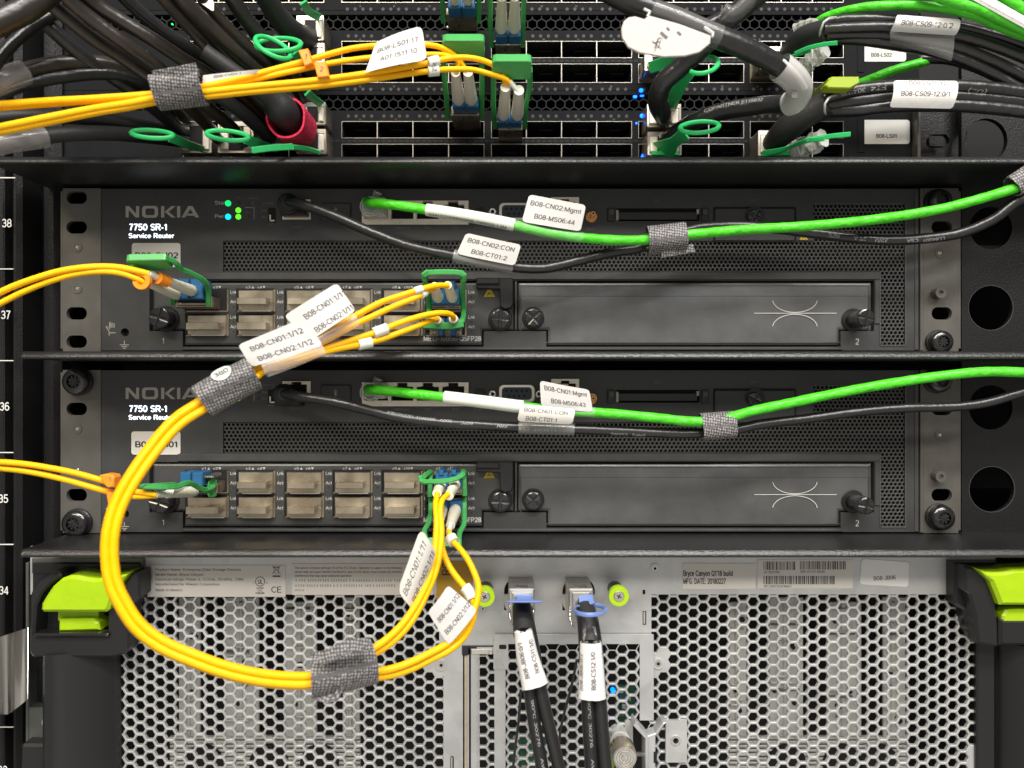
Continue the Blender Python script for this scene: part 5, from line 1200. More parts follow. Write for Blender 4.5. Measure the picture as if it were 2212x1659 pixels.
flag('white flag label ending 1/11, upper of two overlapping on the yellow fibres', [(614, 682, 292), (728, 611, 292), (769, 671, 275), (668, 738, 282)], [('B08-CN01:1/11', .23, .44, .17, .80), ('B08-CN02:1/11', .22, .92, .17, .78)], bulge=4, m='white', tape=(LP, 4, LP.L[-1]-20, 26, 'tapew'))
LP = Path([(700, 747, 300), (640, 772, 310), (560, 802, 318)], True, 6)
flag('white flag label ending 1/12 in front of another label on the yellow fibres', [(514, 745, 335), (655, 687, 330), (698, 746, 310), (543, 793, 325)], [('B08-CN01:1/12', .12, .42, .18, .78), ('B08-CN02:1/12', .14, .86, .18, .78)], bulge=5, tape=(LP, 2, LP.L[-1]-10, 30, 'tapew'))
flag('curled grey flag label hanging beside the yellow fibres left of the ochre tag', [(859, 1276, 300), (909, 1140, 290), (944, 1196, 275), (892, 1318, 290)], [('B08-CN01:1/11', .06, .42, .22, .86), ('B08-CN02:1/11', .10, .92, .22, .86)], bulge=9, axis='v', m='sticker', r=12)
flag('white flag label tilted on the outer yellow fibre over the ochre tag', [(924, 1322, 320), (968, 1264, 318), (1031, 1318, 292), (969, 1394, 300)], [('B08-CN01:1/12', .12, .42, .13, .88), ('B08-CN02:1/12', .10, .78, .13, .90)], bulge=4)
flag('white flag label with a folded corner ending IS11:10 on the top yellow fibres', [(812, 92, 280), (911, 56, 275), (923, 130, 265), (789, 157, 275)], [('B08-LS01:17', .10, .42, .14, .80), ('A01-IS11:10', .20, .74, .14, .66)], bulge=8, crn=(1, 1, 1, 0), r=10)
flag('narrow white label strip seen edge on beside the upper woven strap', [(438, 163, 302), (560, 150, 300), (556, 158, 296), (438, 183, 298)], [('B08-CN01:1', .20, .52, .34, .5)], bulge=2, r=2)
# number clips
def clip(label, P, x, y, w, ln, m, txt=None, ang=0, h=9, group='number clips on the yellow fibres', tw=None, ink='inkb'):
    mb = MB(); s0 = P.near(x, y); sp = P.sub(s0-ln/2, s0+ln/2); rad = w/2
    mb.sweep(sp, m, lambda i, t: [(rad*math.cos(2*math.pi*q/18), rad*math.sin(2*math.pi*q/18)) for q in range(18)])
    if txt: text_path(mb, sp, ln*.5-h*.3*len(txt), txt, h, ang, rad, ink)
    return tag(mb.build('number_clip'), label, 'cable clip', group)
pa = Path([(605, 147, 280), (657, 133, 275), (709, 118, 265)], True, 4); pb = Path([(631, 154, 275), (709, 138, 262), (782, 127, 250)], True, 4)
def flagclip(label, c4, d, txt, rot, h=16):
    mb = MB(); mb.prism(c4, d-14, d, 'orange', c=1.5, back=True); cx = sum(p[0] for p in c4)/4; cy = sum(p[1] for p in c4)/4
    text(mb, txt, cx, cy+h*.45, h, d+.3, 'ink', 'c', rot=rot, bold=True); return tag(mb.build('number_clip'), label, 'cable clip', 'orange number clips')
flagclip('orange number clip marked 1 on the top yellow fibre', [(644, 109), (665, 104), (675, 136), (658, 143)], 292, '1', 10, 13)
flagclip('orange number clip marked 2 on the top yellow fibre', [(677, 134), (703, 132), (711, 165), (686, 168)], 286, '2', 8, 11)
pc = Path([(813, 156, 260), (917, 138, 240), (970, 126, 230)], True, 4); pd_ = Path([(813, 170, 255), (917, 155, 235), (970, 150, 225)], True, 4)
clip('white clip marked B1 on the top yellow fibre', pc, 937, 133, 20, 20, 'whites', 'B1', -30, 7)
clip('white clip marked B2 on the second top yellow fibre', pd_, 935, 154, 20, 20, 'whites', 'B2', 20, 7)
p1 = Path([(865, 697, 190), (826, 713, 205), (774, 731, 225)], True, 4); p2 = Path([(865, 718, 185), (820, 734, 205), (774, 745, 225)], True, 4)
clip('ivory clip on the yellow fibre above the other ivory clip', p1, 820, 714, 21, 28, 'whites'); clip('ivory clip on the yellow fibre below its twin in the upper router', p2, 790, 742, 21, 26, 'whites')
p3 = Path([(943, 617, 165), (912, 624, 185), (865, 639, 200)], True, 4); clip('small ivory clip beside the plug of the upper router, upper fibre', p3, 903, 627, 15, 16, 'whites')
p3 = Path([(925, 628, 165), (905, 640, 185), (865, 656, 200)], True, 4); clip('small ivory clip beside the plug of the upper router, lower fibre', p3, 915, 635, 15, 14, 'whites')
p4 = Path([(1025, 1305, 258), (1014, 1280, 248), (994, 1256, 238)], True, 4); clip('ivory clip on the yellow fibre over the lime ring', p4, 1014, 1277, 22, 26, 'whites')
p5 = Path([(990, 1181, 212), (976, 1166, 200), (969, 1146, 185)], True, 4); clip('ivory clip on the yellow fibre under the lower router plug', p5, 975, 1165, 23, 14, 'whites')
mb = MB(); mb.prism([(214, 1027), (226, 1024), (243, 1026), (247, 1032), (245, 1052), (232, 1054), (226, 1048)], 212, 236, 'orange', c=2, back=True); text(mb, '1', 239, 1040, 10, 236.3, 'ink', 'c', rot=-10); tag(mb.build('number_clip'), 'orange number clip marked 1 on the yellow pair left of the loop', 'cable clip', 'orange number clips')
mb = MB(); mb.prism([(228, 1060), (243, 1064), (243, 1092), (234, 1098), (230, 1074)], 208, 226, 'orange', c=2, back=True); tag(mb.build('number_clip'), 'orange clip half hidden behind the yellow loop', 'cable clip', 'orange number clips')
mb = MB(); mb.ring(305, 606, 9, 19, 186, 196, 'orange'); tag(mb.build('number_clip'), 'orange ring clip at the left end of the ivory boots', 'cable clip', 'orange number clips')
pp = Path([(372, 612, 140), (330, 596, 185)], True, 4); clip('orange ring clip around the ivory boot of the upper router plug', pp, 352, 605, 24, 24, 'orange', group='orange number clips')
# ================================================================ thick cables round the switches
TW = 'thick black cables plugged into the switches'
def dac(label, plug, cab, w, tab=None, m='cable', group=TW, text_=(), pd=12, name='direct_attach_cable', ferr=None):
    """plug = apparent rect of the metal head, cab = jacket path(s), tab = list of builders"""
    t = thing(name, label, 'cable', cab[len(cab)//2] if cab else (plug[0], plug[3], 0), group)
    if plug:
        x0, x1, y0, y1 = plug; mb = MB(); mb.rect(x0, x1, y0, y1, -60, pd, 'silver', r=5, c=2.5)
        mb.plate((x0+1, x1-1, y0+1, y1-1), [(x0+5, x1-5, y0+(3 if ferr == 'b' else 10), y1-(10 if ferr == 'b' else 3))], pd, pd+2, 'edge')
        mb.rect(x0+6, x0+(x1-x0)*.30, y0+11, y1-8, pd, pd+5, 'beige', c=1.5, r=2); mb.rect(x0+(x1-x0)*.72, x1-6, y0+11, y1-8, pd, pd+5, 'beige', c=1.5, r=2)
        mb.rect(x0+(x1-x0)*.30+1, x0+(x1-x0)*.72-1, y0+9, y1-6, pd-6, pd+1, 'dark'); mb.build('plug', t)
    P = None
    if cab:
        mb = MB(); P = mb.tube(cab, w, m, n=16)
        for (x, y, txt, h, ang, flip, wd) in text_:
            s0 = P.near(x, y); r = (w if not isinstance(w, list) else w[0][1])/2*K(cab[len(cab)//2][2]); text_path(mb, P, s0, txt, h, ang, r, 'inkc', flip=flip, width=wd)
        mb.build('jacket', t)
    if tab:
        mb = MB()
        for b in tab: b(mb)
        mb.build('pull_tab', t)
    return t, P
def ringtab(cx, cy, d, rx, ry, stem, tilt=0, w=8.5, th=8, wst=((0, 16), (1, 24)), m='tab', gap=None):
    """oval pull ring seen obliquely (apparent radii rx, ry) with a flat stem to the plug"""
    def f(mb):
        pts = []; a0, a1 = gap or (0, 360); n = 32
        for i in range(n+1):
            a = R(a0+(a1-a0)*i/n); x = rx*math.cos(a); y = ry*math.sin(a); c, s_ = math.cos(R(tilt)), math.sin(R(tilt))
            pts.append((cx+x*c-y*s_, cy+x*s_+y*c, d+ry*1.6*math.sin(a)))
        mb.bar(Path(pts, True, 4), th, w, m, ch=1.6, smooth=True)
        if stem: mb.bar(Path(stem, True, 5), 3.5, [list(q) for q in wst], m, ch=1)
    return f
# left tangle: diagonal cables coming down to the switch plugs
LT = 'thick black cables crossing the upper left corner'
def lc(label, pts, w, m='cablew', plug=None, tab=None, **k): return dac(label, plug, pts, w, tab, m=m, group=LT, name='thick_cable', **k)
lc('thick black cable, lowest of the diagonals behind the upper woven strap', [(70, -40, 380), (100, 0, 350), (150, 43, 320), (200, 83, 290), (265, 125, 250), (330, 170, 210), (390, 215, 160), (440, 262, 90), (470, 300, 20)], [(0, 32), (1, 26)])
lc('thick black cable, second of the diagonals behind the upper woven strap', [(118, -40, 390), (150, 0, 360), (200, 42, 330), (262, 88, 300), (320, 130, 260), (375, 172, 210), (440, 225, 150), (500, 275, 80), (530, 310, 10)], [(0, 32), (1, 26)])
lc('thick black cable, third of the diagonals passing above the woven strap', [(160, -40, 370), (200, 5, 330), (262, 45, 300), (330, 85, 270), (390, 125, 230), (440, 155, 190), (510, 200, 130), (560, 245, 70), (590, 275, 10)], [(0, 32), (1, 28)])
lc('thick dusty black cable reaching towards the crimson strap, upper one', [(370, -40, 330), (405, 10, 300), (450, 55, 260), (500, 105, 220), (560, 160, 160), (610, 205, 110), (640, 235, 70), (655, 275, 10)], [(0, 34), (1, 30)])
lc('thick dusty black cable beside the one held by the crimson strap', [(325, -40, 330), (360, 0, 300), (410, 55, 255), (455, 105, 215), (510, 160, 160), (565, 215, 110), (600, 245, 80), (628, 290, 10)], [(0, 34), (1, 36)])
lc('thick black cable dropping from the top edge to the left switch plugs', [(420, -40, 260), (455, 20, 220), (500, 70, 180), (555, 120, 130), (600, 150, 80), (640, 168, 20)], 30)
lc('black cable between the upper diagonals, deepest of them', [(235, -40, 300), (290, 15, 260), (350, 65, 220), (410, 105, 180), (470, 150, 120), (530, 205, 60), (560, 260, 0)], [(0, 30), (1, 24)], m='cable')
lc('black cable from the left corner dropping behind the woven strap', [(20, -40, 340), (60, 10, 310), (120, 70, 280), (190, 130, 240), (270, 185, 180), (340, 240, 110), (400, 290, 20)], [(0, 34), (1, 26)], m='cable')
lc('black cable descending behind the orange number clips', [(480, -40, 230), (510, 10, 200), (545, 60, 160), (590, 110, 120), (630, 160, 80), (655, 210, 10)], 34, m='cable')
lc('black cable leaving the top edge behind the green pull rings', [(545, -40, 190), (575, -5, 150), (600, 35, 110), (635, 70, 60), (670, 85, 0)], [(0, 44), (1, 50)], m='cablem')
lc('black cable in the upper left corner seen as a wide blurred band', [(-60, 75, 420), (0, 48, 400), (60, 18, 380), (120, -30, 360)], 54)
lc('grey black ribbed cable crossing the upper left corner', [(-50, 190, 380), (-10, 140, 360), (30, 92, 340), (80, 52, 315), (130, 22, 290)], 26, m='cable')
lc('black cable sagging from the left edge above the yellow fibres', [(-60, 190, 330), (0, 172, 320), (60, 152, 290), (130, 138, 260), (220, 138, 220), (300, 160, 170), (360, 200, 110), (400, 250, 20)], 34)
lc('black cable running level from the left edge just above the yellow fibres', [(-60, 218, 320), (0, 200, 310), (70, 178, 280), (150, 164, 250), (240, 160, 210), (330, 190, 140), (380, 240, 40)], 28, m='cable')
lc('black cable running level below the yellow fibres at the left edge', [(-60, 330, 300), (0, 312, 290), (60, 300, 260), (140, 290, 220), (230, 288, 170), (310, 294, 110), (400, 305, 20)], [(0, 36), (1, 28)], m='cablem')
lc('black cable low behind the yellow fibres rising to the left', [(-60, 262, 260), (0, 255, 250), (120, 252, 210), (220, 258, 160), (320, 275, 90), (380, 285, 10)], 30, m='cablem')
lc('black cable passing behind the upper woven strap down to the crimson strap', [(440, 190, 180), (500, 225, 140), (545, 262, 90), (585, 300, 30)], 30, m='cablem')
lc('black cable with a loose sleeve emerging through the crimson strap', [(440, 110, 260), (510, 160, 230), (575, 205, 190), (620, 248, 130), (650, 285, 10)], [(0, 34), (.45, 38), (.5, 66), (1, 72)], m='cablem')
mb = MB(); P = Path([(-20, 168, 345), (20, 180, 335), (52, 168, 322)], True, 5); mb.tube([(-30, 190, 332), (0, 176, 330), (52, 158, 302)], 52, 'tapew', caps=False, n=16); tag(mb.build('tape_wrap'), 'frosted tape wrap on the black cable at the left edge', 'tape', 'tape wraps on black cables')
mb = MB(); mb.tube([(-30, 318, 300), (40, 304, 276), (98, 296, 246)], 46, 'tapew', caps=False, n=16); tag(mb.build('tape_wrap'), 'dull tape wrap below the yellow fibres at the left edge', 'tape', 'tape wraps on black cables')
mb = MB(); f = Flag([(438, -18, 240), (462, 2, 240), (462, 26, 240), (420, -2, 240)], 1, 'u', 4); f.build(mb, 'white'); tag(mb.build('cable_label'), 'small blank white label corner at the top edge among the left cables', 'cable label', FL)
# plugs and pull rings on the left
def plugset(label, rect, tab): return dac(label, rect, None, 0, tab, group='metal cable plugs with green pull rings', name='cable_plug')
plugset('metal cable plug with the lowest green pull ring at the far left', (386, 458, 262, 331), [ringtab(329, 290, 190, 45, 8.5, [(368, 296, 160), (395, 308, 110), (440, 323, 20)], tilt=4, wst=((0, 20), (1, 14)))])
plugset('metal cable plug with the second low green pull ring from the left', (470, 548, 262, 331), [ringtab(492, 293, 190, 45, 10, [(530, 300, 160), (560, 312, 110), (600, 322, 20)], tilt=6, wst=((0, 20), (1, 14)))])
plugset('metal cable plug under the crimson strap with a flat green tab', (640, 705, 278, 333), [lambda mb: mb.bar([(544, 325, 190), (585, 320, 180), (632, 317, 160)], 4, 12, 'tab'), lambda mb: mb.bar([(632, 318, 150), (665, 322, 80), (690, 330, 20)], 6, 10, 'tab')])
plugset('metal cable plug just above the crimson strap plug', (645, 704, 220, 270), [lambda mb: mb.bar([(664, 200, 130), (676, 212, 80), (694, 226, 20)], 4, 16, 'tab')])
plugset('metal cable plug in the middle switch beside the green rings', (640, 702, 92, 135), [ringtab(602, 97, 180, 48, 14, [(640, 112, 160), (650, 128, 110), (640, 140, 40)], tilt=-2, wst=((0, 24), (1, 22))), ringtab(590, 103, 200, 42, 16, None, tilt=28)])
plugset('metal cable plug at the top of the middle switch with a dark sleeve', (640, 700, 33, 88), [lambda mb: mb.bar([(655, 5, 130), (668, 25, 80), (690, 38, 20)], 4, 16, 'tab')])
plugset('small green pull tab half hidden among the black diagonal cables', (404, 456, 150, 200), [lambda mb: mb.bar([(450, 142, 120), (470, 146, 110), (482, 158, 80)], 5, 12, 'tab')])
for x, y in ((372, 52), (375, 262)):
    mb = MB(); mb.rect(x-1.6, x+1.6, y-1.6, y+1.6, -44, -40, 'ledg', r=1); tag(mb.build('status_lamp'), 'tiny green lamp glinting between the black cables, %s one' % ('upper' if y < 100 else 'lower'), 'lamp')
# crimson strap
strap('crimson fuzzy strap wrapped round a black sleeve', [(618, 254, 150), (645, 284, 60)], 84, 90, seed=9, wob=.03, m='pink', group=None)
# ---- right side plugs
pp_ = lambda *p: [*p]
dac('black cable from the silver plug beside the blue lamps, upper of the pair', (1397, 1472, 224, 275), [(1436, 262, 14), (1430, 245, 60), (1420, 215, 100), (1432, 180, 130), (1470, 145, 150), (1515, 105, 180), (1565, 52, 210), (1630, -5, 240), (1670, -40, 260)], [(0, 30), (.15, 42), (.6, 42), (1, 48)],
    [ringtab(1519, 141, 175, 33, 17, [(1492, 158, 150), (1470, 185, 110), (1456, 215, 60), (1452, 232, 16)], tilt=-12, wst=((0, 18), (.5, 26), (1, 20)), gap=(-120, 150))])
dac('silver plug with green tab half behind the big white flag', (1392, 1448, 112, 153), None, 0, [lambda mb: mb.bar([(1404, 146, 18), (1430, 138, 60), (1462, 122, 120)], 5, 24, 'tab')], name='cable_plug', group='metal cable plugs with green pull rings')
t_, C1 = dac('thickest black cable folding back beside a white tag into the lowest silver plug', (1398, 1473, 284, 336), [(1290, -34, 330), (1368, 8, 320), (1459, 42, 315), (1530, 72, 310), (1600, 100, 300), (1660, 130, 285), (1705, 160, 270), (1728, 192, 240), (1712, 222, 205), (1670, 226, 170), (1620, 231, 140), (1560, 241, 110), (1510, 258, 85), (1470, 280, 50), (1436, 306, 14)],
    [(0, 52), (.42, 46), (.55, 38), (.8, 38), (1, 34)],
    [ringtab(1511, 275, 170, 42, 12, [(1480, 288, 150), (1458, 306, 90), (1440, 322, 40), (1430, 331, 14)], tilt=-4, wst=((0, 26), (.5, 24), (1, 60))), lambda mb: mb.rect(1408, 1466, 326, 335, 10, 22, 'tab', c=1)],
    text_=[(1660, 236, 'COPARTNER E119932', 6.5, -30, True, 120)])
# big white flag on it
mb = MB(); lobe = [(1402, 33), (1470, 52), (1536, 77), (1534, 94), (1511, 113), (1480, 121), (1433, 123), (1381, 114), (1357, 102), (1344, 82), (1342, 62), (1347, 46), (1358, 37), (1372, 35), (1392, 41)]
mb.prism(lobe, 352, 356, 'flagm', c=1.2, back=True)
def rs(mb, pts, w, d=356.4): stroke(mb, pts, w, d, 'ink')
rs(mb, [(1408, 88), (1428, 106)], 1.2); rs(mb, [(1424, 80), (1414, 112)], 1.2); rs(mb, [(1410, 93), (1426, 90), (1430, 82), (1421, 84), (1414, 104), (1423, 103), (1426, 90)], 1.5)
rs(mb, [(1427, 70), (1441, 83)], 5.5); rs(mb, [(1440, 60), (1446, 66)], 4); rs(mb, [(1463, 69), (1471, 76)], 4.5)
tag(mb.build('cable_label'), 'big blurred white flag with a crossed waste bin mark at the top', 'cable label', FL)
mb = MB(); a = C1.near(1402, 20); b = C1.near(1552, 80); mb.tube(C1.sub(a, b), 50*K(315), 'tape', app=False, caps=False, n=18); mb.tube([(1392, 20, 345), (1404, 26, 350), (1398, 36, 350)], 7, 'clear'); mb.tube([(1522, 60, 335), (1540, 72, 340), (1538, 80, 340)], 8, 'clear')
tag(mb.build('tape_wrap'), 'shiny clear tape round the cable above the big white flag', 'tape', 'tape wraps on black cables')
mb = MB(); a = C1.near(1683, 146); b = C1.near(1706, 224); sp = C1.sub(a, b, 5); mb.tube(sp, [(0, 50), (.5, 46), (1, 44)], 'tagw', app=False, caps=False, n=20)
mb.rect(1710, 1722, 196, 212, 268, 268.5, 'ink'); mb.tube([(1690, 130, 295), (1720, 160, 285), (1738, 190, 262)], [(0, 8), (1, 14)], 'whites')
tag(mb.build('tape_wrap'), 'white and clear tag wrapped round the fold of the thickest cable', 'tape', 'tape wraps on black cables')
dac('second black cable at the top edge crossing behind the thick one', None, [(1500, 68, 200), (1560, 40, 205), (1640, -20, 230)], 30)
mb = MB(); mb.tube([(1560, 22, 235), (1582, 32, 235), (1612, 8, 245), (1630, -20, 250)], 34, 'tape', caps=False, n=16); tag(mb.build('tape_wrap'), 'clear tape wrap on the cable cut by the top edge', 'tape', 'tape wraps on black cables')
# blue lamps of the switches
for i, (x, y, s_) in enumerate(((1387, 163, 0), (1387, 339, 0), (1385, 195, 1), (1387, 206, 2), (1372, 209, 2), (1387, 250, 1), (1375, 266, 3))):
    mb = MB()
    if s_ == 0: mb.prism([(x-5, y+6), (x, y-7), (x+5, y+6)], -46, -43, 'ledb', c=.8)
    elif s_ == 1: mb.cyl(x, y, 4.6, -46, -43, 'ledb', c=1)
    elif s_ == 2: mb.rect(x-4, x+4, y-3, y+2, -50, -46, 'ledb', r=1)
    else: mb.cyl(x, y, 2.2, -46, -43, 'ledb')
    tag(mb.build('blue_lamp'), ['blue triangular lamp at the upper switch left of the silver plugs', 'blue triangular lamp below the lowest silver plug', 'largest round blue lamp between the two switches', 'small flat blue lamp under the round one', 'faint blue lamp left of the small flat one', 'round blue lamp beside the upper silver plug', 'tiny blue dot left of the silver plugs'][i], 'lamp', 'blue lamps beside the silver plugs')
# ---- right bundles
BR = 'black cable strands at the upper right edge'
dac('dark shrink sleeve gathering the upper bundle at the right', None, [(1680, 150, -20), (1705, 110, 30), (1740, 78, 90), (1786, 64, 130)], [(0, 30), (.5, 44), (1, 44)], m='cablem', name='cable_sleeve', group='dark sleeves gathering the right bundles')
dac('dark shrink sleeve gathering the lower bundle at the right, with a silver plug', (1637, 1712, 281, 337), [(1668, 312, 12), (1690, 288, 50), (1730, 256, 90), (1788, 222, 125)], [(0, 46), (.4, 58), (1, 54)], [lambda mb: mb.bar([(1650, 332, 20), (1695, 322, 70), (1745, 304, 140), (1780, 300, 165)], 5, [(0, 14), (.4, 8), (1, 9)], 'tab'), lambda mb: mb.bar([(1742, 303, 140), (1790, 295, 165), (1837, 290, 185)], 6, 9, 'tab'), lambda mb: mb.rect(1648, 1708, 325, 336, 10, 20, 'tab', c=1)], m='cablem', name='cable_sleeve', group='dark sleeves gathering the right bundles')
dac('green pull tab of the upper bundle seen edge on', (1640, 1700, 100, 150), None, 0, [lambda mb: mb.bar([(1718, 116, 130), (1745, 104, 150), (1780, 96, 170), (1808, 93, 185)], 6, 8, 'tab'), lambda mb: mb.bar([(1680, 140, 30), (1712, 122, 110), (1750, 110, 150)], 4, 7, 'tab')], name='cable_plug', group='metal cable plugs with green pull rings')
UB = [('topmost black strand of the upper right bundle', [(1780, 50, 128), (1820, 43, 138), (1880, 42, 145), (1950, 45, 150), (2065, 57, 155), (2150, 77, 158), (2250, 110, 160)], 22),
      ('second black strand of the upper right bundle', [(1780, 64, 132), (1850, 60, 145), (1925, 60, 152), (2065, 76, 158), (2150, 100, 160), (2250, 140, 162)], 24),
      ('third black strand of the upper right bundle', [(1785, 76, 125), (1850, 74, 135), (1925, 78, 142), (2050, 97, 148), (2140, 130, 150), (2250, 185, 152)], 24),
      ('fourth black strand of the upper right bundle, under the clear tape', [(1782, 84, 115), (1850, 86, 128), (1925, 96, 135), (2050, 120, 142), (2140, 158, 145), (2250, 222, 148)], 23),
      ('thin black strand low behind the upper right bundle', [(1990, 128, 70), (2050, 130, 80), (2120, 152, 90), (2190, 190, 100), (2250, 240, 100)], 20)]
for l, p, w in UB: dac(l, None, p, w, name='cable_strand', group=BR)
t_, L1_ = dac('topmost black strand of the lower right bundle with upside down print', None, [(1775, 217, 122), (1800, 207, 130), (1850, 195, 140), (1925, 187, 148), (2060, 186, 155), (2150, 192, 158), (2250, 206, 160)], 27, name='cable_strand', group=BR, text_=[(1812, 204, '30AWG', 8, -8, True, 46), (1878, 194, 'FT4', 8, -5, True, 30), (2082, 190, '(UL)', 8, -35, True, 38)])
dac('middle black strand of the lower right bundle', None, [(1780, 228, 115), (1850, 218, 132), (1925, 209, 140), (2060, 208, 148), (2150, 214, 150), (2250, 226, 152)], 27, name='cable_strand', group=BR)
dac('lowest black strand of the lower right bundle', None, [(1778, 240, 108), (1850, 238, 125), (1925, 230, 135), (2060, 228, 145), (2150, 234, 148), (2250, 246, 150)], 28, name='cable_strand', group=BR)
mb = MB(); ps = [(1770, 84, 108), (1773, 64, 158), (1779, 48, 168), (1790, 40, 160), (1808, 38, 140)]; mb.tube(ps, 5, 'clear'); tag(mb.build('sleeve_rim'), 'shiny clear rim of the upper dark sleeve', 'sleeve rim', 'shiny rims of the dark sleeves')
mb = MB(); ps = [(1790, 252, 95), (1781, 238, 150), (1782, 224, 162), (1790, 212, 158), (1806, 206, 140)]; mb.tube(ps, 5, 'clear'); tag(mb.build('sleeve_rim'), 'shiny clear rim of the lower dark sleeve', 'sleeve rim', 'shiny rims of the dark sleeves')
flag('white wrap label ending CS09-12:0/2 on the upper right bundle', [(1937, 32, 182), (2075, 42, 188), (2064, 77, 172), (1922, 68, 166)], [('B08-CS09-12:0/2', .10, .55, .30, .80)], bulge=6, axis='v', r=4)
mb = MB(); f = Flag([(1922, 68, 162), (2062, 76, 168), (2055, 132, 150), (1922, 90, 146)], 5, 'v', 2); f.build(mb, 'tape'); tag(mb.build('tape_wrap'), 'clear tape hanging below the upper right white wrap label', 'tape', 'tape wraps on black cables')
flag('white wrap label ending CS09-12:0/1 on the lower right bundle', [(1930, 174, 176), (2069, 175, 182), (2057, 235, 170), (1921, 232, 166)], [('B08-LS01:32', .24, .17, .15, .58), ('B08-CS09-12:0/1', .12, .58, .17, .78)], bulge=8, axis='v', r=5)
def crinkle(label, pts, w, seed):
    mb = MB(); rnd = random.Random(seed); P = Path(pts, True, 4)
    mb.sweep(P, 'clear', lambda i, t: [(w/2*math.cos(a)*(.55+.25*math.sin(t*21)+rnd.uniform(-.12, .12)), w/2*math.sin(a)*(1+.15*math.sin(t*17+1)+rnd.uniform(-.1, .1))) for a in [2*math.pi*q/10 for q in range(10)]], smooth=False)
    return tag(mb.build('clear_cap'), label, 'cap', 'crinkled clear plastic caps')
crinkle('crinkled clear plastic cap below the upper green tab at the right', [(1722, 165, 20), (1738, 145, 60), (1762, 122, 110), (1784, 108, 130)], 34, 1)
crinkle('crinkled clear plastic cap behind the lowest green tab at the right', [(1716, 326, 10), (1736, 318, 50), (1760, 308, 90), (1778, 298, 110)], 40, 2)
crinkle('crinkled clear plastic cap at the upper edge of the right bundle', [(1716, 62, 30), (1735, 54, 60), (1762, 48, 90)], 18, 3)
mb = MB(); mb.bar([(1756, 212, 60), (1775, 196, 110), (1797, 178, 160)], 6, 20, 'limed', ch=1.5); mb.prism([(1797, 165), (1856, 165), (1857, 179), (1836, 191), (1790, 190), (1782, 184)], 150, 175, 'limed', c=2, back=True)
tag(mb.build('lime_tab'), 'olive lime pull tab between the two right bundles', 'pull tab')
mb = MB(); mb.tube([(1724, 236, 60), (1740, 232, 90), (1752, 234, 90)], 6, 'lime'); mb.rect(1687, 1728, 256, 282, -50, 2, 'beige', c=2); mb.rect(1693, 1700, 259, 264, 2, 2.5, 'dark'); tag(mb.build('latch_plug'), 'beige plug with a small lime latch above the lower dark sleeve', 'plug')
# green network cables, upper right
GR = 'green network cables in the upper right corner'
def gc(label, pts, w): return cable(label, 'network cable', pts, w, 'green', GR, .02)
gc('green network cable arching over the upper right bundle', [(1760, 54, 60), (1780, 40, 90), (1820, 26, 120), (1870, 16, 145), (1935, 12, 165), (2026, 17, 180), (2105, 34, 185), (2170, 62, 185), (2260, 95, 185)], 20)
gc('thick green network cable beside the striped strip at the right edge', [(1990, -25, 200), (2040, -2, 205), (2105, 17, 210), (2157, 38, 210), (2260, 88, 210)], 24)
gc('green network cable in the extreme upper right corner', [(2140, -30, 220), (2175, 0, 220), (2225, 32, 220), (2270, 60, 220)], 26)
gc('short length of green network cable rising between the right bundles', [(1800, 205, -10), (1831, 191, 20), (1870, 176, 40), (1922, 155, 60), (1995, 134, 70), (2040, 118, 70)], 20)
sf = Flag([(2090, -34, 226), (2260, 62, 226), (2250, 82, 222), (2076, -14, 222)], 2, 'v', 1); mb = MB(); sf.build(mb, 'white')
rnd = random.Random(5); u = .04
while u < .96:
    w = rnd.choice((.004, .004, .008)); mb.add([tuple(sf.p(u, .12, .4)), tuple(sf.p(u+w, .12, .4)), tuple(sf.p(u+w, .80, .4)), tuple(sf.p(u, .80, .4))], [[0, 1, 2, 3]], 'inkb'); u += w+rnd.choice((.006, .009, .012))
tag(mb.build('striped_strip'), 'white strip with dark bars lying along the green cables at the right edge', 'label strip')
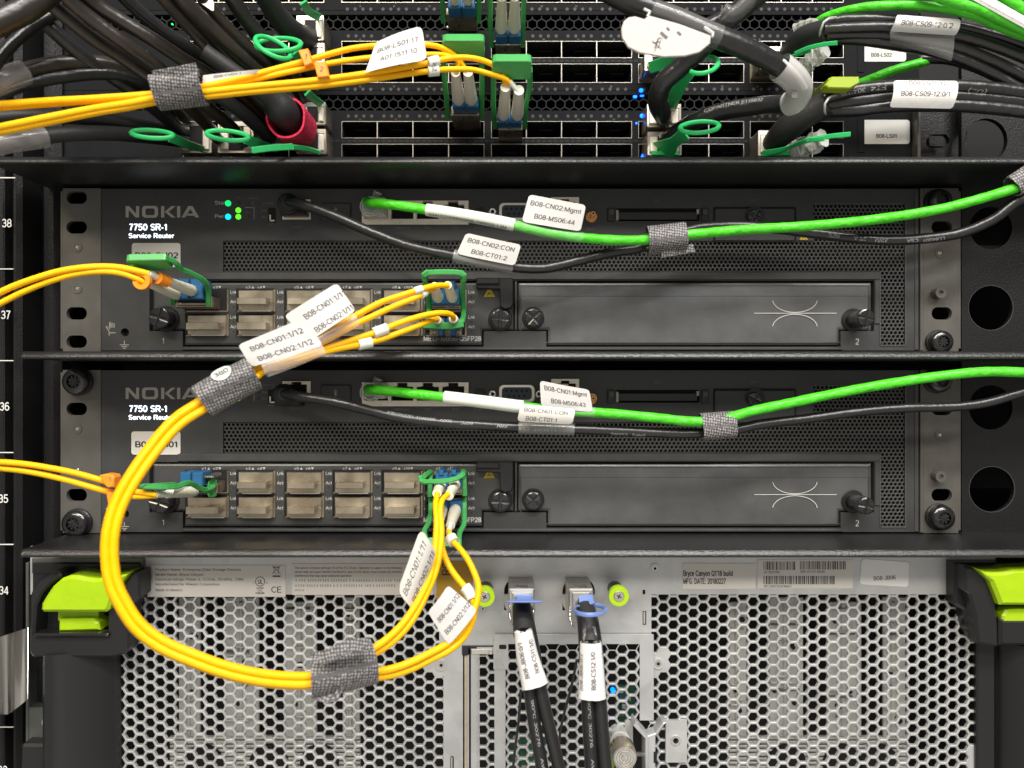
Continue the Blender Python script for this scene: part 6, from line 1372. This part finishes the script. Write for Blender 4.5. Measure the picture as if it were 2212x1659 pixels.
# ================================================================ cables of the storage server
def sas(label, rect, dome, cabs, wcab, tabf, sleeve, lines, lab):
    t = thing('server_cable', label, 'cable', cabs[0][2], 'paired black cables plugged into the storage server')
    x0, x1, y0, y1 = rect; mb = MB(); d1 = 150
    mb.rect(x0, x1, y0, y1, 30, d1, 'steel', c=3, r=4); mb.rect(x0+8, x1-8, y0+8, y1-4, d1, d1+3, 'steel', c=1.5)
    mb.tube([(x0+3, y0+10, d1-20), (x0+3, y1-20, d1+6), (x0+7, y1+8, d1+20), (x0+12, y1+12, d1+20)], 3, 'chrome', n=8); mb.tube([(x1-3, y0+10, d1-20), (x1-3, y1-20, d1+6), (x1-4, y1+2, d1+20)], 3, 'chrome', n=8)
    mb.rect((x0+x1)/2-14, (x0+x1)/2+14, y0-3, y0+12, d1-30, d1-8, 'chrome', c=2)
    mb.build('plug', t)
    for c in cabs:
        mb = MB(); P = mb.tube(c, wcab, 'cable', n=16); s0 = P.near(c[3][0], c[3][1]+30)
        if c is cabs[0]: text_path(mb, P, s0, '90°C 30276    AWM   IV    FT32', 5, 10, wcab/2*K(230), 'inkc', flip=False, width=230)
        mb.build('jacket', t)
    mb = MB(); P = mb.tube(dome, [(0, 40), (1, 48)], 'cablem', n=18); mb.build('strain_sleeve', t)
    mb = MB(); tabf(mb); mb.build('pull_tab', t)
    t2 = thing('cable_label', lab, 'cable label', sleeve[0][-1], FL); mb = MB(); P = Path(sleeve[0], True, 5); w0, w1 = sleeve[1]; k = K(P.P[0][2])
    mb.sweep(P, 'white', lambda i, tt: [((17+1.2*math.sin(q*1.7+tt*5))*math.cos(2*math.pi*q/24), (w0+(w1-w0)*tt)/2*k*math.sin(2*math.pi*q/24)) for q in range(24)], caps=False)
    for txt, s0, ang, h, wd in lines: text_path(mb, P, s0, txt, h, ang, 17, 'ink', flip=True, rb=(w0+w1)/4*k, width=wd, off=1.6)
    mb.build('paper', t2)
sas('pair of black cables from the left plug of the server', (1098, 1155, 1272, 1340), [(1127, 1310, 158), (1129, 1335, 185), (1133, 1370, 215)],
    [[(1122, 1315, 150), (1126, 1350, 200), (1133, 1400, 225), (1143, 1480, 235), (1154, 1560, 238), (1168, 1640, 240), (1185, 1740, 240)], [(1136, 1315, 150), (1142, 1350, 200), (1152, 1400, 225), (1166, 1480, 235), (1184, 1560, 238), (1203, 1640, 240), (1226, 1740, 240)]], 28,
    lambda mb: (mb.rect(1115, 1149, 1286, 1299, 152, 157, 'bluep', c=1.2), grip_plate([(1112, 1296, 158), (1152, 1296, 158), (1174, 1300, 235), (1093, 1300, 235)], 3.5, 'bluep')(mb)),
    ([(1130, 1362, 236), (1140, 1420, 242), (1156, 1481, 248)], (39, 57)), [('B08-JB06:0/1', 16, -26, 8, 64), ('B08-CS11:1/0', 14, 30, 8, 62)], 'white wrap label ending JB06:0/1 on the left pair of server cables')
def bring(mb):
    pts = []
    for i in range(33): a = 2*math.pi*i/32; pts.append((1274+34*math.cos(a), 1317+11*math.sin(a), 205+50*math.sin(a)))
    mb.bar(Path(pts, True, 4), 3.5, 8, 'bluep', ch=1, smooth=True); mb.bar([(1265, 1286, 152), (1266, 1296, 160), (1270, 1308, 172)], 3, 28, 'bluep', ch=1)
sas('pair of black cables from the right plug of the server', (1228, 1282, 1272, 1342), [(1264, 1312, 158), (1270, 1345, 190), (1276, 1392, 220)],
    [[(1258, 1318, 150), (1262, 1350, 200), (1265, 1400, 225), (1268, 1480, 235), (1272, 1560, 238), (1277, 1640, 240), (1283, 1740, 240)], [(1272, 1318, 150), (1280, 1350, 200), (1287, 1400, 225), (1293, 1480, 235), (1299, 1560, 238), (1306, 1640, 240), (1316, 1740, 240)]], 30,
    bring, ([(1276, 1386, 238), (1278, 1450, 244), (1279, 1507, 248)], (46, 60)), [('B08-JB06:0/2', 18, -52, 8, 66), ('B08-CS12:1/0', 14, 8, 8, 66)], 'white wrap label ending CS12:1/0 on the right pair of server cables')
for l, p in (('thin black wire slanting behind the right pair of server cables', [(1246, 1425, 120), (1235, 1480, 110), (1212, 1570, 100), (1205, 1640, 95), (1200, 1700, 90)]), ('thin black wire slanting behind the left pair of server cables', [(1125, 1490, 120), (1120, 1560, 110), (1110, 1640, 100), (1106, 1700, 90)])):
    mb = MB(); mb.tube(p, 6, 'cablem', n=10); tag(mb.build('thin_wire'), l, 'wire', 'thin wires behind the server cables')
